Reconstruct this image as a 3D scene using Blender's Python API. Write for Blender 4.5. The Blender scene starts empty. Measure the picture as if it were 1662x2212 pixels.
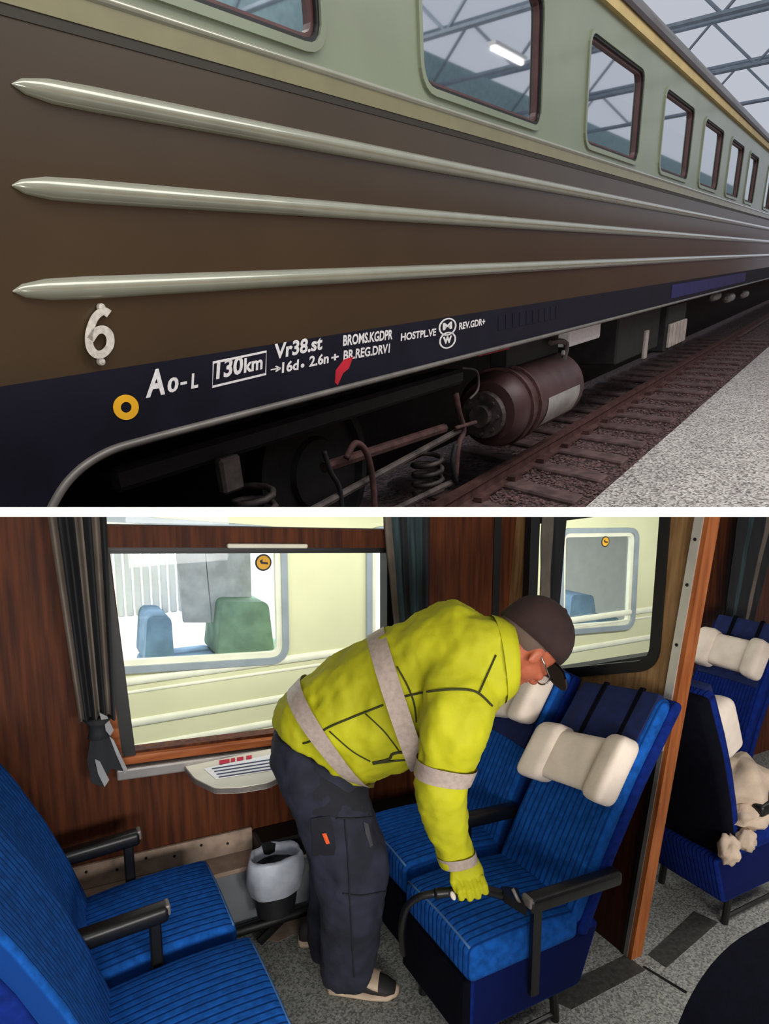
import bpy, bmesh, math, random
from mathutils import Vector, Matrix, noise
from mathutils.geometry import tessellate_polygon
random.seed(7)

# ------------------------------------------------------------------ camera
F, PX, PY, HC = 1400.0, 831.0, 1250.0, 1.95
PITCH, AZ = math.radians(9), math.radians(62)
FW = Vector((math.cos(AZ)*math.cos(PITCH), math.sin(AZ)*math.cos(PITCH), -math.sin(PITCH)))
RT = Vector((math.sin(AZ), -math.cos(AZ), 0))
UP = Vector((math.cos(AZ)*math.sin(PITCH), math.sin(AZ)*math.sin(PITCH), math.cos(PITCH)))
CAM = Vector((0, 0, HC))
scene = bpy.context.scene
COL = scene.collection
cd = bpy.data.cameras.new('camera'); cam = bpy.data.objects.new('camera', cd); COL.objects.link(cam)
m = Matrix((RT, UP, -FW)).transposed().to_4x4(); m.translation = CAM; cam.matrix_world = m
cd.sensor_fit = 'VERTICAL'; cd.sensor_height = 36.0; cd.lens = F*36.0/2212.0
cd.shift_y = (PY-1106.0)/2212.0
cd.clip_start = 0.02; cd.clip_end = 300
scene.camera = cam
vs = scene.view_settings
vs.view_transform = 'Standard'; vs.look = 'None'; vs.exposure = 0.0; vs.gamma = 1.0; vs.use_curve_mapping = False

# ------------------------------------------------------------------ world and large lights
world = bpy.data.worlds.new('hall_daylight'); scene.world = world; world.use_nodes = True
bg = world.node_tree.nodes['Background']; bg.inputs[0].default_value = (0.50, 0.53, 0.60, 1); bg.inputs[1].default_value = 1.0

def area(name, loc, aim, sx, sy, power, color=(1, 1, 1)):
    l = bpy.data.lights.new(name, 'AREA'); l.shape = 'RECTANGLE'; l.size = sx; l.size_y = sy; l.energy = power; l.color = color
    o = bpy.data.objects.new(name, l); COL.objects.link(o); o.location = loc
    o.rotation_euler = (Vector(aim)-Vector(loc)).to_track_quat('-Z', 'Y').to_euler()
    return o
# added strip lamp hidden above the window to light the neighbouring coach, daylight through the coach's far-side windows, roof light of the hall
area('neighbour_side_fill', (2.0, 2.78, 1.66), (2.0, 3.9, 0.75), 7.0, 0.12, 56, (1.0, 0.99, 0.96))
area('neighbour_saloon_fill', (1.6, 4.75, 1.62), (1.6, 4.75, 0), 7.0, 0.06, 130, (1.0, 0.99, 0.97))  # added fill to brighten the neighbour's interior
area('far_side_window_daylight', (0.2, -1.75, 1.35), (0.8, 2.0, 0.8), 3.4, 0.7, 185, (1.0, 0.97, 0.93))

# ------------------------------------------------------------------ projection helpers (used to take measures from the photograph)
def ray(x, y): return FW + RT*((x-PX)/F) + UP*((PY-y)/F)
def on(x, y, ax, v):
    r = ray(x, y); t = (v-CAM[ax])/r[ax]; return CAM + r*t
def dep(x, y, d): return CAM + ray(x, y)*d
XX, YY, ZZ = 0, 1, 2

# frame of the upper place: s along the coach, h up, w into the coach (camera at its origin)
def _abasis():
    d1 = Vector(((1900-PX)/F, (PY-540)/F, 1)).normalized()
    r = Vector(((1040-PX)/F, (PY-150)/F, 1)); y = Vector((0, 1, 0))
    d2 = (y - r*(y.dot(d1)/r.dot(d1))).normalized()
    e3 = d1.cross(d2)
    if e3.x > 0: e3 = -e3
    return d1, d2, e3.normalized()
A1, A2, A3 = _abasis()
def c2w(v): return RT*v.x + UP*v.y + FW*v.z
W1, W2, W3 = c2w(A1), c2w(A2), c2w(A3)
def aw(s, h, w): return CAM + W1*s + W2*h + W3*w
def ap(x, y, w=None, h=None):
    r = Vector(((x-PX)/F, (PY-y)/F, 1)); c = Vector((r.dot(A1), r.dot(A2), r.dot(A3)))
    return c*(w/c.z) if w is not None else c*(h/c.y)
DA = 1.9
area('hall_roof_light', aw(4.0, 6.5, -3.0), aw(4.0, 0, 1.0), 14, 3.0, 750, (1.0, 0.97, 0.92))

# ------------------------------------------------------------------ materials
def srgb(c):
    return tuple(((v/255)/12.92 if v/255 <= 0.04045 else ((v/255+0.055)/1.055)**2.4) for v in c)
MATS = {}
def mat(name, col, rough=0.6, metal=0.0, var=0.12, scale=8.0, stretch=(1, 1, 1), bump=0.0, bscale=None, coat=0.0, emit=0.0, col2=None, spec=0.5, trans=0.0, alpha=1.0):
    m = bpy.data.materials.new(name); m.use_nodes = True; nt = m.node_tree; N = nt.nodes; L = nt.links
    b = N['Principled BSDF']
    tc = N.new('ShaderNodeTexCoord'); mp = N.new('ShaderNodeMapping'); mp.inputs['Scale'].default_value = stretch
    L.new(tc.outputs['Object'], mp.inputs[0])
    nz = N.new('ShaderNodeTexNoise'); nz.inputs['Scale'].default_value = scale; nz.inputs['Detail'].default_value = 6
    L.new(mp.outputs[0], nz.inputs['Vector'])
    cr = N.new('ShaderNodeValToRGB')
    c2 = col2 or tuple(v*(1-2*var) for v in col); c1 = tuple(min(1, v*(1+var)) for v in col) if not col2 else col
    cr.color_ramp.elements[0].color = (*c2, 1); cr.color_ramp.elements[1].color = (*c1, 1)
    cr.color_ramp.elements[0].position = 0.35; cr.color_ramp.elements[1].position = 0.65
    L.new(nz.outputs[0], cr.inputs[0]); L.new(cr.outputs[0], b.inputs['Base Color'])
    b.inputs['Roughness'].default_value = rough; b.inputs['Metallic'].default_value = metal
    b.inputs['Coat Weight'].default_value = coat; b.inputs['Coat Roughness'].default_value = 0.12
    b.inputs['Specular IOR Level'].default_value = spec
    b.inputs['Transmission Weight'].default_value = trans; b.inputs['Alpha'].default_value = alpha
    if emit: b.inputs['Emission Color'].default_value = (*col, 1); b.inputs['Emission Strength'].default_value = emit
    if bump:
        n2 = N.new('ShaderNodeTexNoise'); n2.inputs['Scale'].default_value = bscale or scale*4; n2.inputs['Detail'].default_value = 4
        L.new(mp.outputs[0], n2.inputs['Vector'])
        bp = N.new('ShaderNodeBump'); bp.inputs['Strength'].default_value = bump; bp.inputs['Distance'].default_value = 0.01
        L.new(n2.outputs[0], bp.inputs['Height']); L.new(bp.outputs[0], b.inputs['Normal'])
    MATS[name] = m
    return m

def wood(name, dark, light, rough=0.35, along=2):
    st = [14, 14, 14]; st[along] = 0.9
    m = mat(name, light, rough, col2=dark, scale=3.0, stretch=tuple(st), coat=0.0, bump=0.05, spec=0.18)
    return m

def pleated(name, col, line, axis=1, per=0.026):
    """woven seat cloth with thin vertical pleat lines"""
    m = mat(name, col, 0.95, scale=35, var=0.16, bump=0.12, bscale=260, spec=0.15)
    nt = m.node_tree; N = nt.nodes; L = nt.links; b = N['Principled BSDF']
    tc = N.new('ShaderNodeTexCoord'); sp = N.new('ShaderNodeSeparateXYZ'); L.new(tc.outputs['Object'], sp.inputs[0])
    mu = N.new('ShaderNodeMath'); mu.operation = 'MULTIPLY'; mu.inputs[1].default_value = 1/per; L.new(sp.outputs[axis], mu.inputs[0])
    fr = N.new('ShaderNodeMath'); fr.operation = 'PINGPONG'; fr.inputs[1].default_value = 0.5; L.new(mu.outputs[0], fr.inputs[0])
    rp = N.new('ShaderNodeValToRGB'); rp.color_ramp.elements[0].position = 0.04; rp.color_ramp.elements[1].position = 0.2
    rp.color_ramp.elements[0].color = (0, 0, 0, 1); rp.color_ramp.elements[1].color = (1, 1, 1, 1); L.new(fr.outputs[0], rp.inputs[0])
    mx = N.new('ShaderNodeMix'); mx.data_type = 'RGBA'; mx.inputs[6].default_value = (*line, 1)
    src = b.inputs['Base Color'].links[0].from_socket
    L.new(rp.outputs[0], mx.inputs[0]); L.new(src, mx.inputs[7]); L.new(mx.outputs[2], b.inputs['Base Color'])
    bp = N.new('ShaderNodeBump'); bp.inputs['Strength'].default_value = 0.5; bp.inputs['Distance'].default_value = 0.004
    prev = b.inputs['Normal'].links[0].from_socket
    L.new(rp.outputs[0], bp.inputs['Height']); L.new(prev, bp.inputs['Normal']); L.new(bp.outputs[0], b.inputs['Normal'])
    return m

def glass(name, tint, refl, rough=0.02, gl=(1, 1, 1)):
    m = bpy.data.materials.new(name); m.use_nodes = True; nt = m.node_tree; N = nt.nodes; L = nt.links
    for n in list(N):
        if n.type == 'BSDF_PRINCIPLED': N.remove(n)
    out = [n for n in N if n.type == 'OUTPUT_MATERIAL'][0]
    tr = N.new('ShaderNodeBsdfTransparent'); tr.inputs[0].default_value = (*tint, 1)
    g = N.new('ShaderNodeBsdfGlossy'); g.inputs['Roughness'].default_value = rough; g.inputs[0].default_value = (*gl, 1)
    mx = N.new('ShaderNodeMixShader'); mx.inputs[0].default_value = refl
    L.new(tr.outputs[0], mx.inputs[1]); L.new(g.outputs[0], mx.inputs[2]); L.new(mx.outputs[0], out.inputs[0])
    MATS[name] = m; return m

def speckle(name, base, dark, light, scale, rough=0.8, bump=0.0):
    m = bpy.data.materials.new(name); m.use_nodes = True; nt = m.node_tree; N = nt.nodes; L = nt.links; b = N['Principled BSDF']
    tc = N.new('ShaderNodeTexCoord')
    v = N.new('ShaderNodeTexVoronoi'); v.inputs['Scale'].default_value = scale; L.new(tc.outputs['Object'], v.inputs['Vector'])
    cr = N.new('ShaderNodeValToRGB'); e = cr.color_ramp.elements
    e[0].color = (*dark, 1); e[0].position = 0.1; e[1].color = (*light, 1); e[1].position = 0.9
    k = e.new(0.45); k.color = (*base, 1)
    sx = N.new('ShaderNodeSeparateColor'); L.new(v.outputs['Color'], sx.inputs[0]); L.new(sx.outputs[0], cr.inputs[0])
    n = N.new('ShaderNodeTexNoise'); n.inputs['Scale'].default_value = 2.2; n.inputs['Detail'].default_value = 5; L.new(tc.outputs['Object'], n.inputs['Vector'])
    r2 = N.new('ShaderNodeValToRGB'); r2.color_ramp.elements[0].color = (0.7, 0.7, 0.7, 1); r2.color_ramp.elements[1].color = (1.15, 1.15, 1.15, 1); L.new(n.outputs[0], r2.inputs[0])
    mx = N.new('ShaderNodeMix'); mx.data_type = 'RGBA'; mx.blend_type = 'MULTIPLY'; mx.inputs[0].default_value = 1
    L.new(cr.outputs[0], mx.inputs[6]); L.new(r2.outputs[0], mx.inputs[7]); L.new(mx.outputs[2], b.inputs['Base Color'])
    b.inputs['Roughness'].default_value = rough
    if bump:
        bp = N.new('ShaderNodeBump'); bp.inputs['Strength'].default_value = bump; bp.inputs['Distance'].default_value = 0.02
        L.new(v.outputs['Distance'], bp.inputs['Height']); L.new(bp.outputs[0], b.inputs['Normal'])
    MATS[name] = m; return m

M = MATS
mat('olive_paint', srgb((60, 46, 27)), 0.36, var=0.06, scale=1.5, coat=0.2, spec=.5)
mat('band_paint', srgb((128, 136, 112)), 0.35, var=0.05, scale=1.5, coat=0.4)
mat('moulding_paint', srgb((150, 150, 130)), 0.2, metal=0.2, var=0.04, coat=1.0)
mat('belt_paint', srgb((126, 120, 86)), 0.35, var=0.04, coat=0.4)
mat('groove_paint', srgb((40, 33, 18)), 0.5, var=0.05)
mat('navy_paint', srgb((18, 17, 32)), 0.6, var=0.15, scale=4, coat=0.0, spec=.2)
mat('lip_metal', srgb((118, 112, 106)), 0.4, metal=0.2, var=0.1)
mat('gutter_yellow', srgb((196, 172, 112)), 0.5, var=0.06)
mat('dark_trim', srgb((44, 30, 26)), 0.5)
mat('gasket', srgb((12, 12, 13)), 0.5)
mat('frame_brown', srgb((84, 52, 50)), 0.45)
mat('white_paint', srgb((228, 224, 222)), 0.6, var=0.06, scale=60)
mat('number_metal', srgb((196, 188, 176)), 0.5, var=0.14, scale=60)
mat('roundel_yellow', srgb((238, 176, 30)), 0.5, var=0.04)
mat('blue_paint', srgb((26, 28, 92)), 0.5, var=0.15)
mat('red_paint', srgb((190, 24, 44)), 0.6)
mat('under_black', srgb((24, 22, 22)), 0.7, var=0.3, scale=9, bump=0.2)
mat('under_steel', srgb((84, 74, 70)), 0.6, metal=0.1, var=0.3, scale=9, bump=0.2)
mat('under_rust', srgb((86, 56, 52)), 0.75, var=0.25, scale=14, bump=0.2)
mat('tank_grey', srgb((150, 146, 142)), 0.45, var=0.14, scale=8)
mat('tank_red', srgb((72, 46, 46)), 0.5, var=0.14, scale=8)
mat('vent_grey', srgb((168, 158, 150)), 0.6, var=0.1)
mat('rail_steel', srgb((92, 62, 58)), 0.6, metal=0.1, var=0.2, scale=10)
mat('sleeper', srgb((98, 76, 74)), 0.9, var=0.22, scale=9, bump=0.3)
mat('ballast_stone', srgb((108, 82, 80)), 0.95, var=0.3, scale=30)
speckle('ballast_bed', srgb((80, 58, 57)), srgb((40, 28, 28)), srgb((118, 92, 90)), 38, 0.95, 0.6)
speckle('gravel', srgb((188, 180, 174)), srgb((120, 114, 110)), srgb((232, 226, 220)), 62, 0.95, 0.35)
mat('truss_steel', srgb((128, 140, 152)), 0.6, var=0.08)
mat('teal_cladding', srgb((150, 178, 182)), 0.7, var=0.08)
mat('brick_red', srgb((170, 76, 54)), 0.9, var=0.2, scale=5)
glass('coach_glass', (0.55, 0.58, 0.60), 0.82, 0.03, (.95, .98, 1))
mat('coach_interior', srgb((92, 74, 84)), 0.8, var=0.3, scale=2)
mat('lamp_white', (1, 1, 1), 0.5, emit=3.5, var=0)
# lower place
wood('wood_wall', srgb((56, 25, 10)), srgb((92, 46, 20)), 0.6)
wood('wood_partition', srgb((120, 90, 56)), srgb((160, 124, 84)))
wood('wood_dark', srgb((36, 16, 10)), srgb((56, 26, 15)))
wood('wood_edge', srgb((134, 72, 34)), srgb((170, 100, 54)), 0.4)
wood('wood_sill', srgb((128, 66, 32)), srgb((170, 98, 54)), 0.4, along=0)
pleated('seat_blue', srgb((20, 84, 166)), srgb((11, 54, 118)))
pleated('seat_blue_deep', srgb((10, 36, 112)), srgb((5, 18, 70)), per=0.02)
mat('seat_head_shade', srgb((10, 28, 80)), 0.95, var=0.15, scale=30, bump=0.1)  # darker blue standing for shade on the same seat cloth
mat('seat_navy_shade', srgb((6, 7, 18)), 0.9, spec=0.1, var=0.15, scale=30, bump=0.1)  # near-black cloth, and the shade on the far seat's back shell
mat('piping_blue', srgb((70, 110, 160)), 0.7)
mat('pillow_cloth', srgb((236, 220, 204)), 0.9, var=0.05, scale=10, bump=0.15, bscale=60)
mat('arm_black', srgb((12, 12, 13)), 0.38, var=0.1, scale=20, bump=0.05)
mat('curtain_dark', srgb((26, 28, 32)), 0.8, var=0.25, scale=6, stretch=(6, 6, .5))
mat('curtain_pale', srgb((112, 102, 92)), 0.85, var=0.12)
mat('curtain_teal', srgb((44, 62, 66)), 0.8, var=0.25, scale=6, stretch=(6, 6, .5))
mat('grey_metal', srgb((150, 146, 142)), 0.4, metal=0.4, var=0.08)
mat('alu', srgb((206, 200, 192)), 0.35, metal=0.5, var=0.05)
mat('heater_grey', srgb((134, 138, 142)), 0.5, var=0.06)
mat('heater_beige', srgb((160, 138, 120)), 0.6, var=0.12, scale=20)
mat('tray_cream', srgb((226, 222, 204)), 0.45, var=0.04)
mat('paper_white', srgb((240, 240, 242)), 0.8, var=0.02)
mat('print_red', srgb((196, 40, 70)), 0.8); mat('print_dark', srgb((60, 70, 100)), 0.8)
mat('bin_dark', srgb((34, 34, 38)), 0.5)
mat('liner', srgb((206, 212, 224)), 0.35, var=0.1, scale=14, alpha=0.72, bump=0.4, bscale=18)
speckle('floor_vinyl', srgb((136, 137, 130)), srgb((96, 98, 95)), srgb((166, 167, 160)), 160, 0.55)
mat('floor_dark', srgb((58, 58, 54)), 0.6, var=0.2, scale=50)
mat('neighbour_paint', srgb((226, 228, 182)), 0.5, var=0.03, scale=2)
mat('neighbour_pale', srgb((240, 242, 214)), 0.4, var=0.03)
mat('neighbour_frame', srgb((150, 162, 166)), 0.4, var=0.05)
mat('pleated_white', srgb((236, 238, 238)), 0.8, var=0.03)
mat('far_green', srgb((120, 150, 132)), 0.9); mat('far_blue', srgb((110, 140, 168)), 0.9); mat('far_grey', srgb((176, 180, 188)), 0.9)
mat('far_wood', srgb((196, 140, 120)), 0.8)
glass('window_glass', (0.96, 0.97, 0.98), 0.012, 0.02)
glass('neighbour_glass', (0.93, 0.96, 0.98), 0.10, 0.05)
mat('slab_white', srgb((236, 236, 234)), 0.8, var=0.01)
mat('hivis', (0.50, 0.49, 0.003), 0.75, var=0.08, scale=6, bump=0.35, bscale=16)
mat('reflective', srgb((190, 172, 160)), 0.5, metal=0.15, var=0.08, scale=60)
mat('piping_dark', srgb((52, 54, 18)), 0.8)
mat('trouser', srgb((36, 38, 54)), 0.9, var=0.25, scale=10, bump=0.25, bscale=30)
mat('trouser_dark', srgb((26, 26, 34)), 0.9)
mat('trouser_worn', srgb((74, 72, 78)), 0.9, var=0.2)
mat('tail_grey', srgb((150, 150, 152)), 0.7)
mat('skin', srgb((180, 96, 68)), 0.5, var=0.07, scale=12)
mat('cap_dark', srgb((48, 28, 26)), 0.85, var=0.15, scale=20)
mat('hair', srgb((104, 84, 74)), 0.8)
mat('orange', srgb((240, 96, 40)), 0.6)
mat('shoe_beige', srgb((206, 182, 156)), 0.6); mat('shoe_dark', srgb((40, 36, 36)), 0.7)
mat('chrome', srgb((200, 200, 200)), 0.15, metal=1.0)
mat('eye_white', srgb((230, 225, 220)), 0.3); mat('lip_skin', srgb((170, 84, 70)), 0.5)
glass('spectacle_glass', (0.85, 0.85, 0.85), 0.25, 0.02)
mat('cloth_beige', srgb((204, 182, 160)), 0.9, var=0.12, scale=10, bump=0.2)

# ------------------------------------------------------------------ object helpers
SETA, SETB = [], []
CUR = SETA
def empty(name, loc, label=None, cat=None, group=None, kind=None):
    o = bpy.data.objects.new(name, None); COL.objects.link(o); o.location = loc; o.empty_display_size = 0.1
    props(o, label, cat, group, kind); return o
def props(o, label=None, cat=None, group=None, kind=None):
    if label: o['label'] = label
    if cat: o['category'] = cat
    if group: o['group'] = group
    if kind: o['kind'] = kind
    return o
def link(name, me, mt, parent=None):
    o = bpy.data.objects.new(name, me); COL.objects.link(o)
    me.materials.clear(); me.materials.append(M[mt])
    if parent is not None:
        o.parent = parent
        o.matrix_parent_inverse = Matrix.Translation(-parent.location)
    CUR.append(o); return o
def mk(name, vf, mt, parent=None, smooth=False, auto=None):
    me = bpy.data.meshes.new(name); me.from_pydata([tuple(v) for v in vf[0]], [], vf[1]); me.validate()
    bm = bmesh.new(); bm.from_mesh(me); bmesh.ops.remove_doubles(bm, verts=bm.verts, dist=1e-6); bmesh.ops.recalc_face_normals(bm, faces=bm.faces); bm.to_mesh(me); bm.free()
    if smooth:
        for p in me.polygons: p.use_smooth = True
        if auto is not None:
            try: me.set_sharp_from_angle(angle=math.radians(auto))
            except Exception: pass
    return link(name, me, mt, parent)
def join(*vfs):
    V, Fc = [], []
    for v, f in vfs:
        k = len(V); V += list(v); Fc += [tuple(i+k for i in t) for t in f]
    return V, Fc
BOXF = [(0, 3, 2, 1), (4, 5, 6, 7), (0, 1, 5, 4), (1, 2, 6, 5), (2, 3, 7, 6), (3, 0, 4, 7)]
def box(x0, x1, y0, y1, z0, z1, fn=None):
    v = [(x0, y0, z0), (x1, y0, z0), (x1, y1, z0), (x0, y1, z0), (x0, y0, z1), (x1, y0, z1), (x1, y1, z1), (x0, y1, z1)]
    return [Vector(fn(*p)) if fn else Vector(p) for p in v], list(BOXF)
def rbox(x0, x1, y0, y1, z0, z1, r=0.02, seg=3, fn=None, sub=0):
    bm = bmesh.new(); bmesh.ops.create_cube(bm, size=1)
    for v in bm.verts:
        v.co = Vector((x0+(v.co.x+.5)*(x1-x0), y0+(v.co.y+.5)*(y1-y0), z0+(v.co.z+.5)*(z1-z0)))
    bmesh.ops.bevel(bm, geom=list(bm.edges), offset=r, segments=seg, profile=0.5, affect='EDGES')
    if sub: bmesh.ops.subdivide_edges(bm, edges=[e for e in bm.edges if e.calc_length() > 0.08], cuts=sub, use_grid_fill=True)
    bm.verts.ensure_lookup_table(); bm.verts.index_update()
    V = [Vector(fn(*v.co)) if fn else v.co.copy() for v in bm.verts]; Fc = [tuple(v.index for v in f.verts) for f in bm.faces]; bm.free()
    return V, Fc
def loft(rings, cap=True, closed=True):
    n = len(rings[0]); V = [Vector(p) for r in rings for p in r]; Fc = []
    for i in range(len(rings)-1):
        for j in range(n if closed else n-1):
            k = (j+1) % n; Fc.append((i*n+j, i*n+k, (i+1)*n+k, (i+1)*n+j))
    if cap and closed:
        Fc.append(tuple(range(n-1, -1, -1))); Fc.append(tuple((len(rings)-1)*n+j for j in range(n)))
    return V, Fc
def tube(path, r, n=8, cap=True):
    path = [Vector(p) for p in path]; rr = r if isinstance(r, (list, tuple)) else [r]*len(path); rings = []
    ref = None
    for i, p in enumerate(path):
        t = (path[min(i+1, len(path)-1)]-path[max(i-1, 0)]).normalized()
        if ref is None: ref = Vector((0, 0, 1)) if abs(t.z) < 0.9 else Vector((1, 0, 0))
        a = (ref - t*ref.dot(t)).normalized(); b = t.cross(a); ref = a
        rings.append([p + (a*math.cos(q) + b*math.sin(q))*rr[i] for q in [2*math.pi*k/n for k in range(n)]])
    return loft(rings, cap)
def lathe(o, ax, prof, n=24):
    """prof: (distance along ax, radius)"""
    ax = Vector(ax).normalized(); ref = Vector((0, 0, 1)) if abs(ax.z) < 0.9 else Vector((1, 0, 0))
    a = (ref-ax*ref.dot(ax)).normalized(); b = ax.cross(a)
    return loft([[Vector(o)+ax*d+(a*math.cos(q)+b*math.sin(q))*max(r, 1e-4) for q in [2*math.pi*k/n for k in range(n)]] for d, r in prof])
def smoothpath(pts, n=6):
    pts = [Vector(p) for p in pts]; out = []
    for i in range(len(pts)-1):
        p0, p1, p2, p3 = pts[max(i-1, 0)], pts[i], pts[i+1], pts[min(i+2, len(pts)-1)]
        for k in range(n):
            t = k/n; out.append(0.5*((2*p1)+(p2-p0)*t+(2*p0-5*p1+4*p2-p3)*t*t+(3*p1-p0-3*p2+p3)*t**3))
    out.append(pts[-1]); return out
def rrect(corners, r, n=5):
    """rounded polygon from 2D corners, r: radius or list"""
    out = []; k = len(corners)
    for i, c in enumerate(corners):
        c = Vector(c); a = Vector(corners[i-1]); b = Vector(corners[(i+1) % k]); ri = r[i] if isinstance(r, (list, tuple)) else r
        da, db = (a-c).normalized(), (b-c).normalized(); p, q = c+da*ri, c+db*ri
        if ri <= 1e-6: out.append(c); continue
        for j in range(n+1):
            t = j/n; out.append((1-t)**2*p + 2*t*(1-t)*c + t*t*q)
    return out
def inset(loop, d):
    """shrink a 2D loop towards its inside by about d"""
    n = len(loop); area2 = sum(loop[i].x*loop[(i+1) % n].y-loop[(i+1) % n].x*loop[i].y for i in range(n)); sg = 1 if area2 > 0 else -1
    out = []
    for i in range(n):
        t = (loop[(i+1) % n]-loop[i-1]).normalized(); out.append(loop[i]+Vector((-t.y, t.x))*d*sg)
    return out
def plate(outer, holes, t0, t1, fn):
    """plate with holes: 2D loops mapped by fn(u, v, t)"""
    loops = [list(map(lambda p: Vector((p[0], p[1])), l)) for l in [outer]+holes]
    tri = tessellate_polygon([[Vector((p.x, p.y, 0)) for p in l] for l in loops])
    flat = [p for l in loops for p in l]; n = len(flat)
    V = [Vector(fn(p.x, p.y, t0)) for p in flat]+[Vector(fn(p.x, p.y, t1)) for p in flat]
    Fc = [tuple(t) for t in tri]+[tuple(i+n for i in reversed(t)) for t in tri]
    k = 0
    for l in loops:
        m_ = len(l)
        for i in range(m_): j = (i+1) % m_; Fc.append((k+i, k+j, n+k+j, n+k+i))
        k += m_
    return V, Fc
def ringplate(outer, inner, t0, t1, fn):
    n = len(outer); V = [Vector(fn(p.x, p.y, t)) for l, t in ((outer, t0), (inner, t0), (inner, t1), (outer, t1)) for p in l]; Fc = []
    for i in range(n):
        j = (i+1) % n
        for a, b in ((0, 1), (1, 2), (2, 3), (3, 0)): Fc.append((a*n+i, a*n+j, b*n+j, b*n+i))
    return V, Fc
_tc = {}
def textmesh(s, off=0.0):
    key = (s, off)
    if key not in _tc:
        c = bpy.data.curves.new('t', 'FONT'); c.body = s; c.offset = off; c.extrude = 0.012; c.resolution_u = 3
        o = bpy.data.objects.new('t', c); COL.objects.link(o); dg = bpy.context.evaluated_depsgraph_get(); dg.update()
        me = o.evaluated_get(dg).to_mesh(); V = [v.co.copy() for v in me.vertices]; Fc = [tuple(p.vertices) for p in me.polygons]
        o.evaluated_get(dg).to_mesh_clear(); bpy.data.objects.remove(o); bpy.data.curves.remove(c)
        x0, x1 = min(v.x for v in V), max(v.x for v in V); y0, y1 = min(v.y for v in V), max(v.y for v in V)
        _tc[key] = ([Vector(((v.x-x0)/(x1-x0), (v.y-y0)/(y1-y0), v.z)) for v in V], Fc)
    V, Fc = _tc[key]; return [v.copy() for v in V], Fc
def textquad(s, o, ex, ey, nrm, off=0.02, thick=0.12):
    V, Fc = textmesh(s, off); hgt = ey.length
    return [o+ex*v.x+ey*v.y+nrm*(v.z*thick*hgt*4) for v in V], Fc
def voxel(vf, size, name='t', smooth_it=4):
    """union of overlapping closed shapes into one continuous skin"""
    me = bpy.data.meshes.new(name); me.from_pydata([tuple(v) for v in vf[0]], [], vf[1])
    bm = bmesh.new(); bm.from_mesh(me); bmesh.ops.recalc_face_normals(bm, faces=bm.faces); bm.to_mesh(me); bm.free()
    o = bpy.data.objects.new(name, me); COL.objects.link(o)
    md = o.modifiers.new('r', 'REMESH'); md.mode = 'VOXEL'; md.voxel_size = size
    if smooth_it: s = o.modifiers.new('s', 'SMOOTH'); s.iterations = smooth_it; s.factor = 0.5
    dg = bpy.context.evaluated_depsgraph_get(); dg.update()
    e = o.evaluated_get(dg).to_mesh(); V = [v.co.copy() for v in e.vertices]; Fc = [tuple(p.vertices) for p in e.polygons]
    o.evaluated_get(dg).to_mesh_clear(); bpy.data.objects.remove(o); bpy.data.meshes.remove(me)
    return V, Fc
def ellipsoid(c, ax, n=14, k=10):
    """ax: three half-axis vectors"""
    rings = []
    for i in range(k+1):
        f = -math.pi/2+math.pi*i/k; f = max(-1.54, min(1.54, f))
        rings.append([Vector(c)+ax[2]*math.sin(f)+(ax[0]*math.cos(q)+ax[1]*math.sin(q))*math.cos(f) for q in [2*math.pi*j/n for j in range(n)]])
    return loft(rings)

# =================================================================== UPPER PLACE: coach in the hall
CUR = SETA
# ---- ground
GH = ap(1131, 985, w=DA+.36).y - 0.14            # level of the ballast
EDGE = ap(1283, 1085, h=GH).z                    # where the gravel walk begins
def abox(s0, s1, h0, h1, w0, w1): return box(s0, s1, h0, h1, w0, w1, aw)
def gridsheet(s0, s1, w0, w1, h, ns, nw, amp=0.0):
    V = []; Fc = []
    for i in range(ns+1):
        for j in range(nw+1):
            s = s0+(s1-s0)*(i/ns)**2; w = w0+(w1-w0)*j/nw
            V.append(aw(s, h+amp*noise.noise(Vector((s*9, w*9, 0))), w))
    for i in range(ns):
        for j in range(nw): a = i*(nw+1)+j; Fc.append((a, a+1, a+nw+2, a+nw+1))
    return V, Fc
bed = mk('track_bed', gridsheet(-1, 60, EDGE-0.05, DA+3.4, GH, 90, 26, 0.012), 'ballast_bed'); props(bed, kind='structure')
wk = mk('floor', abox(-1, 60, GH-0.3, GH+0.02, -4.0, EDGE), 'gravel'); props(wk, kind='structure')
hw = mk('wall_hall', abox(-4, 60, GH, GH+3.2, -4.2, -4.05), 'brick_red'); props(hw, kind='structure')
tb1 = mk('trim_1', abox(-4, 60, 3.3, 4.5, -5.2, -5.0), 'teal_cladding'); props(tb1, kind='structure')
# loose ballast stones
V, Fc = [], []
oct_ = [(1, 0, 0), (-1, 0, 0), (0, 1, 0), (0, -1, 0), (0, 0, 1), (0, 0, -1)]
of = [(0, 2, 4), (2, 1, 4), (1, 3, 4), (3, 0, 4), (2, 0, 5), (1, 2, 5), (3, 1, 5), (0, 3, 5)]
for i in range(3600):
    s = 2.5+14*random.random()**1.5; w = EDGE+0.01+(DA+0.3-EDGE)*random.random(); r = random.uniform(0.010, 0.024); k = len(V); a = random.random()*6.28
    for p in oct_:
        q = (p[0]*math.cos(a)-p[2]*math.sin(a), p[1]*0.7, p[0]*math.sin(a)+p[2]*math.cos(a))
        V.append(aw(s+q[0]*r*random.uniform(.7, 1.3), GH+0.006+q[1]*r, w+q[2]*r*random.uniform(.7, 1.3)))
    Fc += [tuple(t+k for t in f) for f in of]
st = mk('ballast', (V, Fc), 'ballast_stone'); props(st, 'dark reddish crushed stones between the sleepers of the track', 'ballast', kind='stuff')
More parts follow.
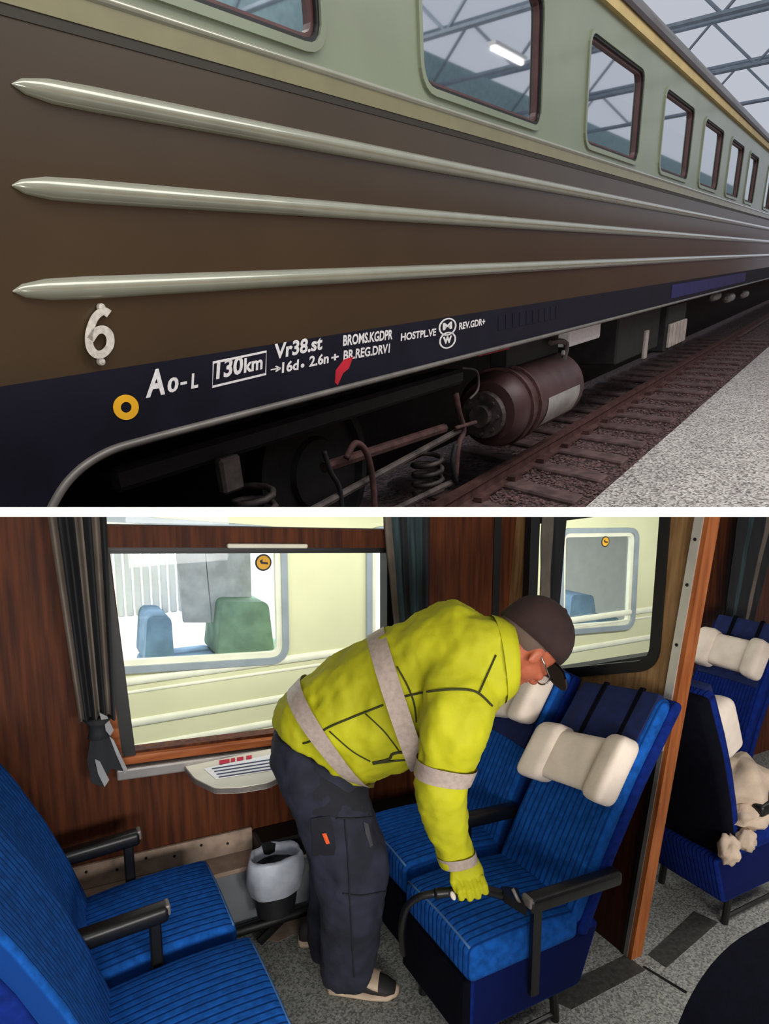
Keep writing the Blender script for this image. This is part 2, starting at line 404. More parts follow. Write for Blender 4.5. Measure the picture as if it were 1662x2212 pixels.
# ---- track
RW = DA+.36
trk = empty('railway_track', aw(3, GH, RW), 'rusty railway track with wooden sleepers under the olive coach', 'track')
def railprof(s0, s1, w, g):
    prof = [(-.07, 0), (.07, 0), (.07, .015), (.015, .03), (.012, .1), (.035, .11), (.035, .145), (-.035, .145), (-.035, .11), (-.012, .1), (-.015, .03), (-.07, .015)]
    return loft([[aw(s, g+b, w+a) for a, b in prof] for s in (s0, s1)])
mk('rail', railprof(-1, 60, RW, GH+0.02), 'rail_steel', trk)
for i in range(26):
    s = 1.2+i*0.62
    mk('sleeper', rbox(s-.11, s+.11, GH-.06, GH+0.035, EDGE+0.10, RW+.9, .015, 1, lambda a, b, c: aw(a-(c-RW)*-0.32, b, c)), 'sleeper', trk)
    mk('chair_plate', abox(s-.07+.05, s+.07+.05, GH+.03, GH+.075, RW-.12, RW-.05), 'under_rust', trk)

# ---- coach
coach = empty('railway_coach', aw(1.0, GH, DA), 'olive green railway coach numbered 6 with ribbed side and navy sill', 'railway coach')
def fa(x, y, w=DA): v = ap(x, y, w=w); return Vector((v.x, v.y))
def hat(x, y, w=DA): return ap(x, y, w=w).y
S0, S1 = -0.6, 75.0
H_belt = hat(831, 197); H_groove = hat(831, 246); H_st = [hat(831, 336), hat(831, 461), hat(831, 591)]
H_bot = hat(831, 706); H_lip = hat(831, 812); H_gut = hat(1480, 165)
fnA = lambda u, v, t: aw(u, v, t)
# windows (measured corners: bottom-left, bottom-right, top-right, top-left)
H_wb = hat(1168, 281); H_wt = hat(1378, 139)
win_s = []
for xl, xr in ((None, 697), (912, 1168), (1262, 1381), (1425, 1491), (1515, 1559), (1577, 1607), (1621, 1642)):
    b = 260 if xr < 1200 else (300 if xr < 1400 else 330)
    sr = fa(xr, b if xr > 700 else 85).x; sl = fa(xl, b).x if xl else sr-1.45
    win_s.append((sl, sr))
while len(win_s) < 14: a, b = win_s[-1]; p = 2.25; win_s.append((a+p, b+p))
loops = [rrect([(a, H_wb), (b, H_wb), (b, H_wt), (a, H_wt)], .12) for a, b in win_s]
mk('window_band', plate([(S0, H_belt), (S1, H_belt), (S1, H_gut), (S0, H_gut)], loops, DA, DA+.05, fnA), 'band_paint', coach)
mk('side_panel', abox(S0, S1, H_bot, H_groove, DA, DA+.05), 'olive_paint', coach)
mk('upper_side_panel', abox(S0, S1, H_groove+.012, H_belt, DA-.006, DA+.05), 'belt_paint', coach)
mk('groove', abox(S0, S1, H_groove-.014, H_groove+.016, DA-.003, DA+.05), 'groove_paint', coach)
def mould(h, r, s0, name, mt, e=0.95):
    prof = [(math.sin(q)*r, -math.cos(q)*r*e) for q in [math.pi*(-.5+k/8) for k in range(9)]]
    rings = []
    for s, k in ((s0, .05), (s0+.03, .55), (s0+.10, .9), (s0+.22, 1), (12, 1), (S1, 1)):
        rings.append([aw(s, h+a*k, DA-.002+b*k) for a, b in prof])
    return mk(name, loft(rings), mt, coach, True, 60)
for h, yy in zip(H_st, (190, 408, 628)): mould(h, .031, fa(26, yy).x, 'rib_moulding', 'moulding_paint')
mould(H_belt, .014, S0, 'belt_moulding', 'moulding_paint', .9)
# gutter and roof
mk('gutter', abox(S0, S1, H_gut, H_gut+.075, DA-.035, DA+.05), 'gutter_yellow', coach)
mk('gutter_edge', abox(S0, S1, H_gut+.075, H_gut+.115, DA-.05, DA+.05), 'dark_trim', coach)
mk('roof', loft([[aw(s, H_gut+.10+.62*math.sin(q), DA+1.45-1.45*math.cos(q)) for q in [math.pi*k/14 for k in range(15)]] for s in (S0, S1)], closed=False), 'olive_paint', coach, True)
for i, ((a, b), lp) in enumerate(zip(win_s, loops)):
    f = mk('window', ringplate(inset(lp, -.018), inset(lp, .012), DA-.014, DA+.02, fnA), 'band_paint', coach)
    mk('gasket', ringplate(inset(lp, .008), inset(lp, .028), DA-.004, DA+.035, fnA), 'gasket', f)
    mk('frame', ringplate(inset(lp, .026), inset(lp, .045), DA+.012, DA+.05, fnA), 'frame_brown', f)
    g = inset(lp, .042); V = [aw(p.x, p.y, DA+.03) for p in g]; mk('pane', (V, [tuple(range(len(V)))]), 'coach_glass', f)
mk('inner_wall', abox(S0, S1, H_bot, H_gut+.3, DA+1.2, DA+1.25), 'coach_interior', coach)
# sill plate with wheel arch
pts = [(-60, 840), (1880, 544), (1880, 545.5)]
lo = [(830, 815), (420, 921), (300, 953), (245, 969), (205, 988), (170, 1012), (140, 1042), (118, 1075), (100, 1112), (84, 1160)]
top0 = fa(-60, 842)
outer = [Vector((S0, H_bot)), Vector((S1, H_bot)), Vector((S1, H_lip))]+[fa(x, y) for x, y in lo]+[Vector((fa(84, 1160).x-.001, H_lip-1.0)), Vector((S0, H_lip-1.0))]
mk('sill_plate', plate(outer, [], DA-.004, DA+.02, fnA), 'navy_paint', coach)
lp = [aw(S1, H_lip, DA-.012)]+[aw(p.x, p.y, DA-.012) for p in smoothpath([fa(x, y).to_3d() for x, y in lo], 4)]
mk('sill_lip', tube(lp, .014, 6), 'lip_metal', coach, True)
NA = -W3
def aquad(name, s, x, y, wpx, hpx, slope, mt, w=DA-.005, off=.032, parent=coach, lean=0.0):
    o = ap(x, y, w=w); a = ap(x+wpx, y-slope*wpx, w=w); b = ap(x+lean*hpx, y-hpx, w=w)
    O = aw(*o); return mk(name, textquad(s, O, aw(*a)-O, aw(*b)-O, NA, off, .004), mt, parent)
SL = .20
six = smoothpath([Vector((u, v, 0)) for u, v in ((.84, .90), (.62, .97), (.34, .84), (.15, .52), (.16, .22), (.36, .04), (.64, .04), (.86, .20), (.86, .42), (.66, .56), (.40, .54), (.18, .36))], 5)
rg = []
for i, q in enumerate(six):
    t_ = (six[min(i+1, len(six)-1)]-six[max(i-1, 0)]); t_ = Vector((t_.x*62, t_.y*100, 0)).normalized(); nn = Vector((-t_.y, t_.x))*8.5
    cx, cy = 184+q.x*62, 770-q.y*98-q.x*4
    P4 = [ap(cx+nn.x*k, cy-nn.y*k, w=w_) for k, w_ in ((-1, DA-.022), (1, DA-.022), (1.08, DA-.004), (-1.08, DA-.004))]
    rg.append([aw(*v) for v in P4])
o6 = mk('number_plate', loft(rg), 'number_metal', coach)
for dx, dy in ((26, -9), (26, 108)):
    c = ap(190+dx, 772-dy, w=DA-.004); mk('rivet', lathe(aw(*c), NA, [(0, .012), (.012, .011), (.016, .004)], 10), 'number_metal', o6)
aquad('lettering', 'A', 315, 860, 42, 60, .2, 'white_paint', lean=.06)
aquad('lettering', '0', 361, 850, 24, 33, .2, 'white_paint', lean=.06)
aquad('lettering', '-', 390, 832, 14, 6, .2, 'white_paint')
aquad('lettering', 'L', 413, 840, 15, 33, .2, 'white_paint', lean=.06)
aquad('lettering', '130', 467, 820, 57, 42, .22, 'white_paint', lean=.06)
aquad('lettering', 'km', 527, 806, 40, 32, .22, 'white_paint', lean=.04)
# frame round the speed figure
q = [fa(457, 838), fa(573, 810), fa(574, 757), fa(458, 781)]
mk('lettering_frame', ringplate(q, inset(q, .008), DA-.0055, DA-.003, fnA), 'white_paint', coach)
aquad('lettering', 'Vr38.st', 592, 777, 104, 34, .21, 'white_paint', lean=.05)
aquad('lettering', '\u2192', 585, 806, 22, 14, .2, 'white_paint')
aquad('lettering', '16d', 609, 806, 36, 24, .2, 'white_paint', lean=.05)
aquad('lettering', '\u2022', 650, 795, 8, 9, .2, 'white_paint')
aquad('lettering', '2.6n', 668, 793, 42, 24, .2, 'white_paint', lean=.05)
aquad('lettering', '+', 716, 780, 16, 14, .2, 'white_paint')
aquad('lettering', 'BROMS.KGDPR', 741, 748, 107, 24, .14, 'white_paint', lean=.05)
aquad('lettering', 'BR.REG.DRV1', 742, 779, 100, 22, .17, 'white_paint', lean=.05)
aquad('lettering', 'HOSTPL.VE', 866, 737, 76, 17, .16, 'white_paint', lean=.05)
aquad('lettering', 'REV.GDR+', 992, 713, 56, 16, .2, 'white_paint', lean=.05)
def adisc(name, x, y, ro, ri, mt, w=DA-.006):
    c = fa(x, y, w); rx = (fa(x+1, y-.2, w)-fa(x, y, w)).length; ry = (fa(x, y-1, w)-fa(x, y, w)).length
    n = 28; O = [Vector((c.x+math.cos(k*6.2832/n)*ro*rx, c.y+math.sin(k*6.2832/n)*ro*ry)) for k in range(n)]
    I = [Vector((c.x+math.cos(k*6.2832/n)*ri*rx, c.y+math.sin(k*6.2832/n)*ri*ry)) for k in range(n)]
    return mk(name, ringplate(O, I, w, w+.004, fnA), mt, coach)
adisc('roundel', 273, 880, 27, 11.5, 'roundel_yellow')
adisc('emblem', 968, 706, 19, 16, 'white_paint'); adisc('emblem', 968, 735, 18, 15, 'white_paint')
aquad('lettering', 'M', 957, 714, 20, 16, .2, 'white_paint'); aquad('lettering', 'w', 957, 744, 20, 16, .2, 'white_paint')
pr = [fa(*p) for p in ((742, 776), (762, 770), (752, 796), (740, 806), (728, 832), (722, 826), (724, 800))]
mk('red_mark', plate(pr, [], DA-.0052, DA-.003, fnA), 'red_paint', coach)
for k in range(10):   # small stencilled plate rows further along
    s = fa(1075, 700).x+k*.11
    mk('data_plate', abox(s, s+.07, H_lip+.10, H_bot-.04, DA-.007, DA-.003), 'navy_paint', coach)
# ---- underframe
mk('underframe', abox(S0, S1, GH+.1, H_lip+.05, DA+1.3, DA+1.35), 'under_black', coach)
mk('floor_pan', abox(S0, S1, H_lip+.02, H_lip+.05, DA+.02, DA+1.35), 'under_black', coach)
def up_(x, y, w): return aw(*ap(x, y, w=w))
# air tank
wt = DA+.30; c0 = ap(1045, 905, w=wt); c1 = ap(1205, 818, w=wt); hm = (c0.y+c1.y)/2
rt = abs(ap(1130, 770, w=wt).y-hm)*.86
tank = mk('air_tank', lathe(aw(c0.x, hm, wt), W1, [(0, .02), (.01, rt*.35), (.05, rt*.42), (.06, rt*.8), (.12, rt*.97), (.2, rt), (c1.x-c0.x-.1, rt), (c1.x-c0.x-.03, rt*.85), (c1.x-c0.x, .02)], 32), 'tank_red', coach, True, 40)
Lk = c1.x-c0.x
for t in (.16, .26): mk('tank_band', lathe(aw(c0.x+t*Lk, hm, wt), W1, [(0, rt), (0, rt+.02), (.03, rt+.02), (.03, rt)], 32), 'under_rust', tank)
V, Fc = lathe(aw(c0.x+.42*Lk, hm, wt), W1, [(0, rt), (0, rt+.006), (.4*Lk, rt+.006), (.4*Lk, rt)], 32)
V2, F2 = [], []
lab = [[aw(c0.x+s*Lk, hm-math.cos(q)*(rt+.004), wt-math.sin(q)*(rt+.004)) for q in [math.radians(48+6*k) for k in range(9)]] for s in (.38, .86)]
mk('tank_label', loft(lab, closed=False), 'tank_grey', tank, True)
cap_o = aw(c0.x-.03, hm-.01, wt); mk('tank_flange', lathe(cap_o, W1, [(-.05, .02), (-.05, rt*.28), (.0, rt*.3), (.0, rt*.6), (.05, rt*.62)], 24), 'under_steel', tank)
for k in range(8):
    q = k*math.pi/4; mk('bolt', lathe(cap_o+W2*(rt*.47*math.cos(q))+W3*(rt*.47*math.sin(q))+W1*0.0, -W1, [(0, .014), (.02, .014)], 6), 'under_steel', tank)
# hanger bracket with bolt heads at the tank's far end
br = mk('tank_bracket', tube(smoothpath([up_(1190, 740, wt-.1), up_(1224, 742, wt-.12), up_(1212, 800, wt-.14), up_(1196, 850, wt-.12), up_(1186, 884, wt-.1)], 4), .022, 6), 'under_steel', coach)
for x, y in ((1215, 762), (1208, 820), (1192, 865), (1188, 880)): mk('bolt', lathe(up_(x, y, wt-.15), NA, [(0, .022), (.02, .02)], 6), 'tank_grey', br)
mk('tank_saddle', rbox(c0.x+.2*Lk, c0.x+.9*Lk, hm+rt, H_lip-.01, wt-.05, wt+.1, .01, 1, aw), 'under_black', coach)
# boxes further along
a = ap(1232, 748, w=DA+.15); b = ap(1300, 695, w=DA+.15)
mk('water_tank', rbox(a.x, b.x, a.y-.01, H_lip-.03, DA+.15, DA+.55, .02, 2, aw), 'white_paint', coach)
a = ap(1330, 790, w=DA+.2); b = ap(1430, 660, w=DA+.2)
mk('battery_box', rbox(a.x, b.x, a.y, H_lip-.02, DA+.2, DA+.9, .02, 1, aw), 'under_black', coach)
a = ap(1438, 762, w=DA+.12); b = ap(1488, 660, w=DA+.12); vb = mk('vent_box', rbox(a.x, b.x, a.y, H_lip-.05, DA+.14, DA+.8, .02, 1, aw), 'under_black', coach)
for k in range(5):
    s = a.x+(b.x-a.x)*(.06+.19*k); mk('slat', rbox(s, s+(b.x-a.x)*.13, a.y+.05, H_lip-.28, DA+.10, DA+.14, .008, 1, aw), 'vent_grey', vb)
a = ap(1390, 780, w=DA+.18); mk('vent_strip', rbox(a.x, a.x+.12, a.y+.02, a.y+.34, DA+.17, DA+.21, .008, 1, aw), 'vent_grey', coach)
for x, y, r in ((1545, 640, .07), (1575, 643, .08), (1608, 636, .07)):
    c = ap(x, y, w=DA+.2); mk('pipe_coupling', lathe(aw(*c), W1, [(-.25, r*.4), (-.2, r), (.2, r), (.25, r*.4)], 12), 'tank_grey', coach, True, 40)
# bogie end with bars, hoses, springs
wb = DA+.22
mk('bogie_frame', rbox(ap(240, 1010, w=wb).x, ap(1005, 905, w=wb).x, ap(500, 990, w=wb).y, ap(500, 940, w=wb).y, wb, wb+.18, .02, 1, aw), 'under_black', coach)
mk('bogie_bar', tube([up_(560, 1165, wb-.02), up_(1000, 925, wb-.02)], .022, 8), 'under_steel', coach)
mk('bogie_bar', tube([up_(700, 1175, wb-.05), up_(975, 1042, wb-.05)], .02, 8), 'under_steel', coach)
mk('bogie_bar', tube([up_(700, 1010, wb+.02), up_(960, 925, wb+.02)], .03, 8), 'under_rust', coach)
mk('brake_hose', tube(smoothpath([up_(748, 990, wb-.06), up_(768, 958, wb-.07), up_(792, 978, wb-.08), up_(806, 1040, wb-.08), up_(812, 1140, wb-.08)], 6), .018, 8), 'under_rust', coach, True)
mk('brake_hose', tube(smoothpath([up_(700, 975, wb-.03), up_(715, 1020, wb-.04), up_(735, 1060, wb-.04), up_(742, 1150, wb-.04)], 6), .014, 8), 'under_black', coach, True)
mk('axle_bracket', rbox(ap(482, 1050, w=wb-.04).x, ap(528, 1050, w=wb-.04).x, ap(500, 1065, w=wb-.04).y, ap(500, 985, w=wb-.04).y, wb-.05, wb, .012, 1, aw), 'under_steel', coach)
for cx, cy in ((930, 1030), (560, 1120)):
    c = ap(cx, cy, w=wb+.1); hp = [aw(c.x+.10*math.cos(t*.6), c.y-.14+.28*t/44, wb+.12+.10*math.sin(t*.6)) for t in range(45)]
    mk('coil_spring', tube(hp, .017, 6), 'under_steel', coach, True)
mk('valve', join(tube(smoothpath([up_(985, 850, wb-.03), up_(992, 890, wb-.04), up_(1002, 930, wb-.04), up_(990, 965, wb-.04), up_(985, 1030, wb-.04)], 4), .02, 8), tube([up_(985, 925, wb-.05), up_(1028, 912, wb-.05)], .014, 6)), 'under_rust', coach, True)
mk('chain', tube(smoothpath([up_(985, 960, wb-.08), up_(978, 1000, wb-.08), up_(985, 1040, wb-.08)], 6), .02, 6), 'under_black', coach, True)
mk('hanger_rod', tube(smoothpath([up_(1000, 795, DA+.1), up_(1030, 802, DA+.1), up_(1033, 840, DA+.1), up_(1015, 862, DA+.1)], 5), .008, 6), 'under_steel', coach, True)
mk('wheel', lathe(aw(ap(700, 1060, w=wb+.3).x, GH+.62, wb+.32), W3, [(0, .02), (0, .2), (.03, .22), (.04, .4), (0, .42), (0, .47), (.12, .48), (.12, .02)], 36), 'under_black', coach, True, 40)
a = ap(1450, 640, w=DA-.006).x; b = ap(1612, 590, w=DA-.006).x
mk('blue_panel', abox(a, b, H_lip+.05, H_bot-.03, DA-.01, DA-.004), 'blue_paint', coach)
mk('red_strip', tube([up_(1035, 768, DA+.05), up_(1100, 752, DA+.05)], .006, 6), 'red_paint', coach)

# ---- hall roof trusses
HT = H_gut+2.2
for i, (x, y) in enumerate(((1560, 30), (1580, 150), (1600, 225), (1560, -110), (1350, -300))):
    s = ap(x, y, h=HT).x
    if s < 0: continue
    lab = ['second visible', 'third visible', 'farthest visible', 'first', 'nearest, mirrored'][i]
    tr = empty('roof_truss', aw(s, HT, 0), 'grey steel lattice truss of the hall roof, %s row above the coach' % lab, 'truss', 'hall roof trusses')
    r0 = .045
    mk('bottom_chord', tube([aw(s, HT, -9), aw(s, HT, 9)], r0*1.2, 6), 'truss_steel', tr); mk('top_chord', tube([aw(s, HT+.95, -9), aw(s, HT+.95, 9)], r0*1.2, 6), 'truss_steel', tr)
    for k in range(18):
        a = -9+k; mk('brace', tube([aw(s, HT+(.95 if k % 2 else 0), a), aw(s, HT+(0 if k % 2 else .95), a+1)], r0*.7, 5), 'truss_steel', tr)
for i, (s, w) in enumerate(((5.2, -2.6), (9.5, -2.6), (14, -2.6))):
    lt = empty('strip_light', aw(s, HT-.1, w), 'white fluorescent strip light hanging under hall roof trusses, %s of three' % ('nearest', 'middle', 'farthest')[i], 'lamp', 'strip lights of the hall')
    mk('housing', abox(s-.7, s+.7, HT-.08, HT-.02, w-.09, w+.09), 'white_paint', lt); mk('tube_lamp', tube([aw(s-.65, HT-.12, w), aw(s+.65, HT-.12, w)], .035, 8), 'lamp_white', lt)

# =================================================================== LOWER PLACE: inside a coach, a man cleaning a seat
CUR = SETB
WY = 2.6
fl = mk('floor', box(-1.5, 6.5, -1.6, WY+.02, -.05, 0), 'floor_vinyl'); props(fl, kind='structure')
# two dark strips and the joint in the vinyl
def fpoly(name, px, mt, z=0.002):
    V = [on(x, y, ZZ, z) for x, y in px]; n = len(V); V += [v-Vector((0, 0, .0015)) for v in V]
    Fc = [tuple(range(n)), tuple(range(2*n-1, n-1, -1))]+[(i, (i+1) % n, n+(i+1) % n, n+i) for i in range(n)]
    return mk(name, (V, Fc), mt, fl)
s1 = [on(1205, 2125, ZZ, 0), on(1262, 2165, ZZ, 0)]
fpoly('dark_strip', [(1170, 2150), (1235, 2180), (1395, 2095), (1352, 2062)], 'floor_dark')
fpoly('dark_strip', [(1400, 2062), (1440, 2090), (1552, 1992), (1500, 1968)], 'floor_dark')
fpoly('vinyl_joint', [(1388, 2088), (1392, 2086), (1486, 2142), (1482, 2146)], 'gasket')
fpoly('light_strip', [(560, 2025), (600, 2035), (672, 2000), (672, 1960)], 'heater_beige')

# ---- outer wall with two window openings (measured on the wall plane)
fnW = lambda u, v, t: Vector((u, t, v))
def wpx(x, y, Y=WY): p = on(x, y, YY, Y); return Vector((p.x, p.z))
o1 = [wpx(292, 1622), wpx(880, 1545), Vector((1.42, 1.62)), Vector((1.42, 1.95)), Vector((.205, 1.95)), wpx(229, 1187)]
hole1 = [o1[0], Vector((1.44, wpx(880, 1545).y)), Vector((1.40, 2.0)), Vector((.205, 2.0))]
hole2 = rrect([(2.22, .88), (3.45, .86), (3.5, 1.80), (2.2, 1.72)], [.09, .1, .1, .09])
wl = mk('wall_window', plate([(-1.5, 0), (6.5, 0), (6.5, 2.2), (-1.5, 2.2)], [hole1, hole2], WY, WY+.06, fnW), 'wood_wall'); props(wl, kind='structure')
# far side of the coach behind the camera, with its own windows, and the end wall
hb = [rrect([(a, .95), (a+1.15, .95), (a+1.15, 1.62), (a, 1.62)], .08) for a in (-.75, .75, 2.3, 4.0)]
wb_ = mk('wall_back', plate([(-1.5, 0), (6.5, 0), (6.5, 2.2), (-1.5, 2.2)], hb, -1.62, -1.56, fnW), 'wood_wall'); props(wb_, kind='structure')
we_ = mk('wall_end', box(-1.56, -1.5, -1.6, WY, 0, 2.2), 'wood_wall'); props(we_, kind='structure')
# joints and dark grooves of the wall panels
for x in (2.0,): mk('panel_groove', box(x, x+.045, WY-.006, WY+.001, .45, 2.0), 'gasket', wl)
mk('panel_groove', box(1.62, 1.626, WY-.002, WY+.001, .45, 2.0), 'wood_dark', wl)
# window_1: lintel rail, frame, upper sash, pane, sill
w1 = empty('window_1', (0.8, WY, .86), kind='structure')
lt0, lt1 = wpx(200, 1188).y, wpx(200, 1133).y
lin = lambda x, z, y: Vector((x, y, z+(x-.2)*-.053))
mk('lintel_rail', box(.19, 1.46, WY-.05, WY+.03, lt0+.012, lt1, lambda a, b, c: lin(a, c, b)), 'wood_wall', w1)
mk('top_gasket', box(.19, 1.46, WY-.02, WY+.04, lt0-.014, lt0+.014, lambda a, b, c: lin(a, c, b)), 'gasket', w1)
hx0, hx1 = wpx(482, 1175).x, wpx(652, 1175).x
mk('pull_handle', rbox(hx0, hx1, WY-.075, WY-.05, lt0+.012, lt0+.03, .006, 2, lambda a, b, c: lin(a, c, b)), 'tray_cream', w1)
bl, tl = hole1[0], hole1[3]
def sideframe(u0, u1, y0, y1, mt, nm):   # upright along the slanting left reveal
    a, b = wpx(228, 1187), wpx(290, 1622)
    pts = [a+Vector((u0, .05)), a+Vector((u1, .05)), b+Vector((u1, -.02)), b+Vector((u0, -.02))]
    return mk(nm, plate(pts, [], y0, y1, fnW), mt, w1)
sideframe(-.05, .004, WY-.02, WY+.05, 'gasket', 'side_gasket')
sideframe(-.10, -.045, WY-.022, WY+.02, 'wood_sill', 'side_trim')
mk('side_gasket', box(1.385, 1.43, WY-.02, WY+.05, .8, 1.62), 'gasket', w1)
pn = [Vector((.2, .8)), Vector((1.44, .78)), Vector((1.42, 2.0)), Vector((.19, 2.0))]
mk('pane', ([Vector((p.x, WY+.035, p.y)) for p in pn], [(0, 1, 2, 3)]), 'window_glass', w1)
zs = wpx(290, 1625).y
sl_ = (wpx(590, 1588).y-zs)/(wpx(590, 1588).x-wpx(290, 1625).x)
sfn = lambda a, b, c: Vector((a, b, c+(a-.26)*sl_))
mk('sill', rbox(.17, 1.5, WY-.035, WY+.04, zs-.035, zs-.004, .006, 2, sfn), 'wood_sill', w1)
mk('sill_ledge', rbox(.19, 1.62, WY-.06, WY+.005, zs-.085, zs-.042, .006, 2, sfn), 'grey_metal', w1)
def sticker(name, x, y, Y, r, parent):
    c = on(x, y, YY, Y); n = 24
    mk(name, lathe(c, (0, -1, 0), [(0, r), (.002, r), (.0021, .001)], n), 'gasket', parent)
    mk(name+'_disc', lathe(c+Vector((0, -.002, 0)), (0, -1, 0), [(0, r*.8), (.002, r*.8), (.0021, .001)], n), 'roundel_yellow', parent)
    mk(name+'_arrow', ([c+Vector((dx*r, -.006, dz*r)) for dx, dz in ((-.5, .2), (-.1, .45), (-.15, .1), (.5, 0), (.5, -.25), (-.3, -.12))], [tuple(range(6))]), 'gasket', parent)
sticker('sticker', 569, 1215, WY+.03, .036, w1)
# window_2 of the next bay
w2 = empty('window_2', (2.9, WY, .88), kind='structure')
mk('gasket', ringplate([Vector(p) for p in inset(hole2, -.03)], inset(hole2, .02), WY-.01, WY+.05, fnW), 'gasket', w2)
g2 = inset(hole2, .01); mk('pane', ([Vector((p.x, WY+.03, p.y)) for p in g2], [tuple(range(len(g2)))]), 'window_glass', w2)

# ---- heater duct along the wall
ht = empty('heater_duct', (.6, 2.5, 0), 'grey metal heater duct with beige ledge running along wall below window', 'heater')
hz = lambda a, b, c: Vector((a, b, c+(a-.15)*-.03))
mk('front_panel', rbox(-1.2, 2.0, 2.49, WY-.005, .075, .33, .008, 1, hz), 'heater_grey', ht)
mk('ledge', rbox(-1.2, .72, 2.46, WY-.002, .335, .355, .004, 1, hz), 'heater_beige', ht)
mk('back_strip', rbox(-1.2, .72, WY-.02, WY-.001, .355, .455, .004, 1, hz), 'heater_beige', ht)
mk('dark_ledge', rbox(.72, 2.0, 2.46, WY-.001, .335, .44, .01, 1, hz), 'gasket', ht)
mk('dark_ledge_edge', rbox(.72, 2.0, 2.452, 2.465, .33, .345, .003, 1, hz), 'alu', ht)
for k in range(7): mk('ledge_screw', lathe(hz(-.05+k*.11, WY-.021, .41+.02*(k % 2)), (0, -1, 0), [(0, .006), (.004, .005)], 8), 'gasket', ht)
mk('plinth', box(-1.2, 2.0, 2.5, WY-.002, 0.0, .085), 'gasket', ht)
mk('foot_bracket', tube([on(560, 2040, ZZ, .0)+Vector((0, 0, .01)), on(620, 1975, YY, 2.47)], .018, 6), 'gasket', ht)
mk('pipe', tube([Vector((-.3, 2.44, .09)), Vector((2.0, 2.44, .05))], .022, 8), 'gasket', ht, True)

# ---- tray table and notice
tp = [on(x, y, ZZ, .80) for x, y in ((398, 1652), (420, 1680), (465, 1702), (520, 1700), (580, 1690), (640, 1660), (645, 1608), (600, 1615))]
tb = empty('window_table', (sum(p.x for p in tp)/8, 2.45, .78), 'cream folding table leaf under the window behind the man', 'table')
lp2 = rrect([(p.x, p.y) for p in tp], .02, 3)
mk('table_top', plate(lp2, [], .775, .80, lambda u, v, t: Vector((u, v, t))), 'tray_cream', tb)
mk('table_edge', ringplate(inset(lp2, -.004), inset(lp2, .004), .778, .797, lambda u, v, t: Vector((u, v, t))), 'lip_metal', tb)
mk('hinge_bracket', box(.6, 1.0, 2.5, WY-.03, .74, .775), 'grey_metal', tb)
nt_ = empty('notice_card', on(520, 1655, ZZ, .80), 'white printed notice card with red heading lying on the cream window table', 'card')
cp = [on(x, y, ZZ, .803) for x, y in ((440, 1660), (466, 1682), (640, 1655), (620, 1622))]
mk('card', (cp+[p-Vector((0, 0, .002)) for p in cp], list(BOXF)), 'paper_white', nt_)
def cardtext(s, x0, y0, x1, y1, hpx, mt):
    a = on(x0, y0, ZZ, .8035); b = on(x1, y1, ZZ, .8035); c = on(x0+2, y0-hpx, ZZ, .8035)
    mk('print_line', textquad(s, a, b-a, c-a, Vector((0, 0, 1)), .01, .002), mt, nt_)
def cardbar(x0, y0, x1, y1, hpx, mt):
    q = [on(x0, y0, ZZ, .8035), on(x1, y1, ZZ, .8035), on(x1, y1-hpx, ZZ, .8035), on(x0, y0-hpx, ZZ, .8035)]
    mk('print_line', (q+[v+Vector((0, 0, .0006)) for v in q], list(BOXF)), mt, nt_)
for a, b in ((474, 496), (499, 508), (512, 526), (532, 544)): cardbar(a, 1651-(a-474)*.17, b, 1651-(b-474)*.17, 8, 'print_red')
for k in range(4): cardbar(458+k*5, 1662+k*6, 592+k*6, 1641+k*6, 2.4, 'print_dark')
# ---- waste bin with liner
bx = on(592, 1850, YY, 2.40); bw = .115
bn = empty('waste_bin', (bx.x, 2.4, .12), 'dark waste bin with crumpled translucent bag fixed to the heater duct', 'bin')
zt = bx.z-.02
def binring(z, k, wob=0):
    out = []
    for j in range(28):
        q = 2*math.pi*j/28; r = 1+wob*noise.noise(Vector((math.cos(q)*2.2, math.sin(q)*2.2, z*9)))
        out.append(Vector((bx.x+math.cos(q)*bw*k*r, 2.39+math.sin(q)*.085*k*r, z+wob*.06*noise.noise(Vector((math.cos(q)*1.7, math.sin(q)*1.7, 3.1))))))
    return out
mk('bin_body', loft([binring(zt-.22, .7), binring(zt-.1, .85), binring(zt-.01, .97)]), 'bin_dark', bn, True, 50)
mk('bag', loft([binring(zt-.12, .92, .1), binring(zt-.07, 1.04, .16), binring(zt-.02, 1.08, .12), binring(zt+.03, 1.02, .15), binring(zt+.045, .92, .2), binring(zt+.0, .82, .2), binring(zt-.08, .7, .3)], cap=False), 'liner', bn, True)

# ---- curtains
def curtain(name, top, bot, Yc, label, mats, waves=5, amp=.02, thick=.004, tie=None, n=48, rows=14):
    """top, bot: (x left, x right, z); a hanging pleated cloth between them, built in strips of colour"""
    c = empty(name, ((bot[0]+bot[1])/2, Yc, bot[2]), label, 'curtain')
    groups = {}
    for i in range(n):
        groups.setdefault(mats[int(i*len(mats)/n)], []).append(i)
    def pt(i, r):
        f = i/n; t = r/rows
        xl = top[0]+(bot[0]-top[0])*t; xr = top[1]+(bot[1]-top[1])*t; z = top[2]+(bot[2]-top[2])*t
        if tie:
            k = math.exp(-((t-tie[0])/tie[1])**2); xc = tie[2]; xl += (xc-.03-xl)*k; xr += (xc+.03-xr)*k
        return Vector((xl+(xr-xl)*f, Yc+amp*math.sin(f*waves*2*math.pi)+.008*noise.noise(Vector((f*4, t*5, 0))), z))
    for m_, idx in groups.items():
        V, Fc = [], []
        for i in idx:
            for r in range(rows):
                k = len(V); V += [pt(i, r), pt(i+1, r), pt(i+1, r+1), pt(i, r+1)]
                V += [v+Vector((0, thick, 0)) for v in V[k:k+4]]; Fc += [(k, k+1, k+2, k+3), (k+7, k+6, k+5, k+4)]
        mk('cloth_panel', (V, Fc), m_, c, True)
    return c
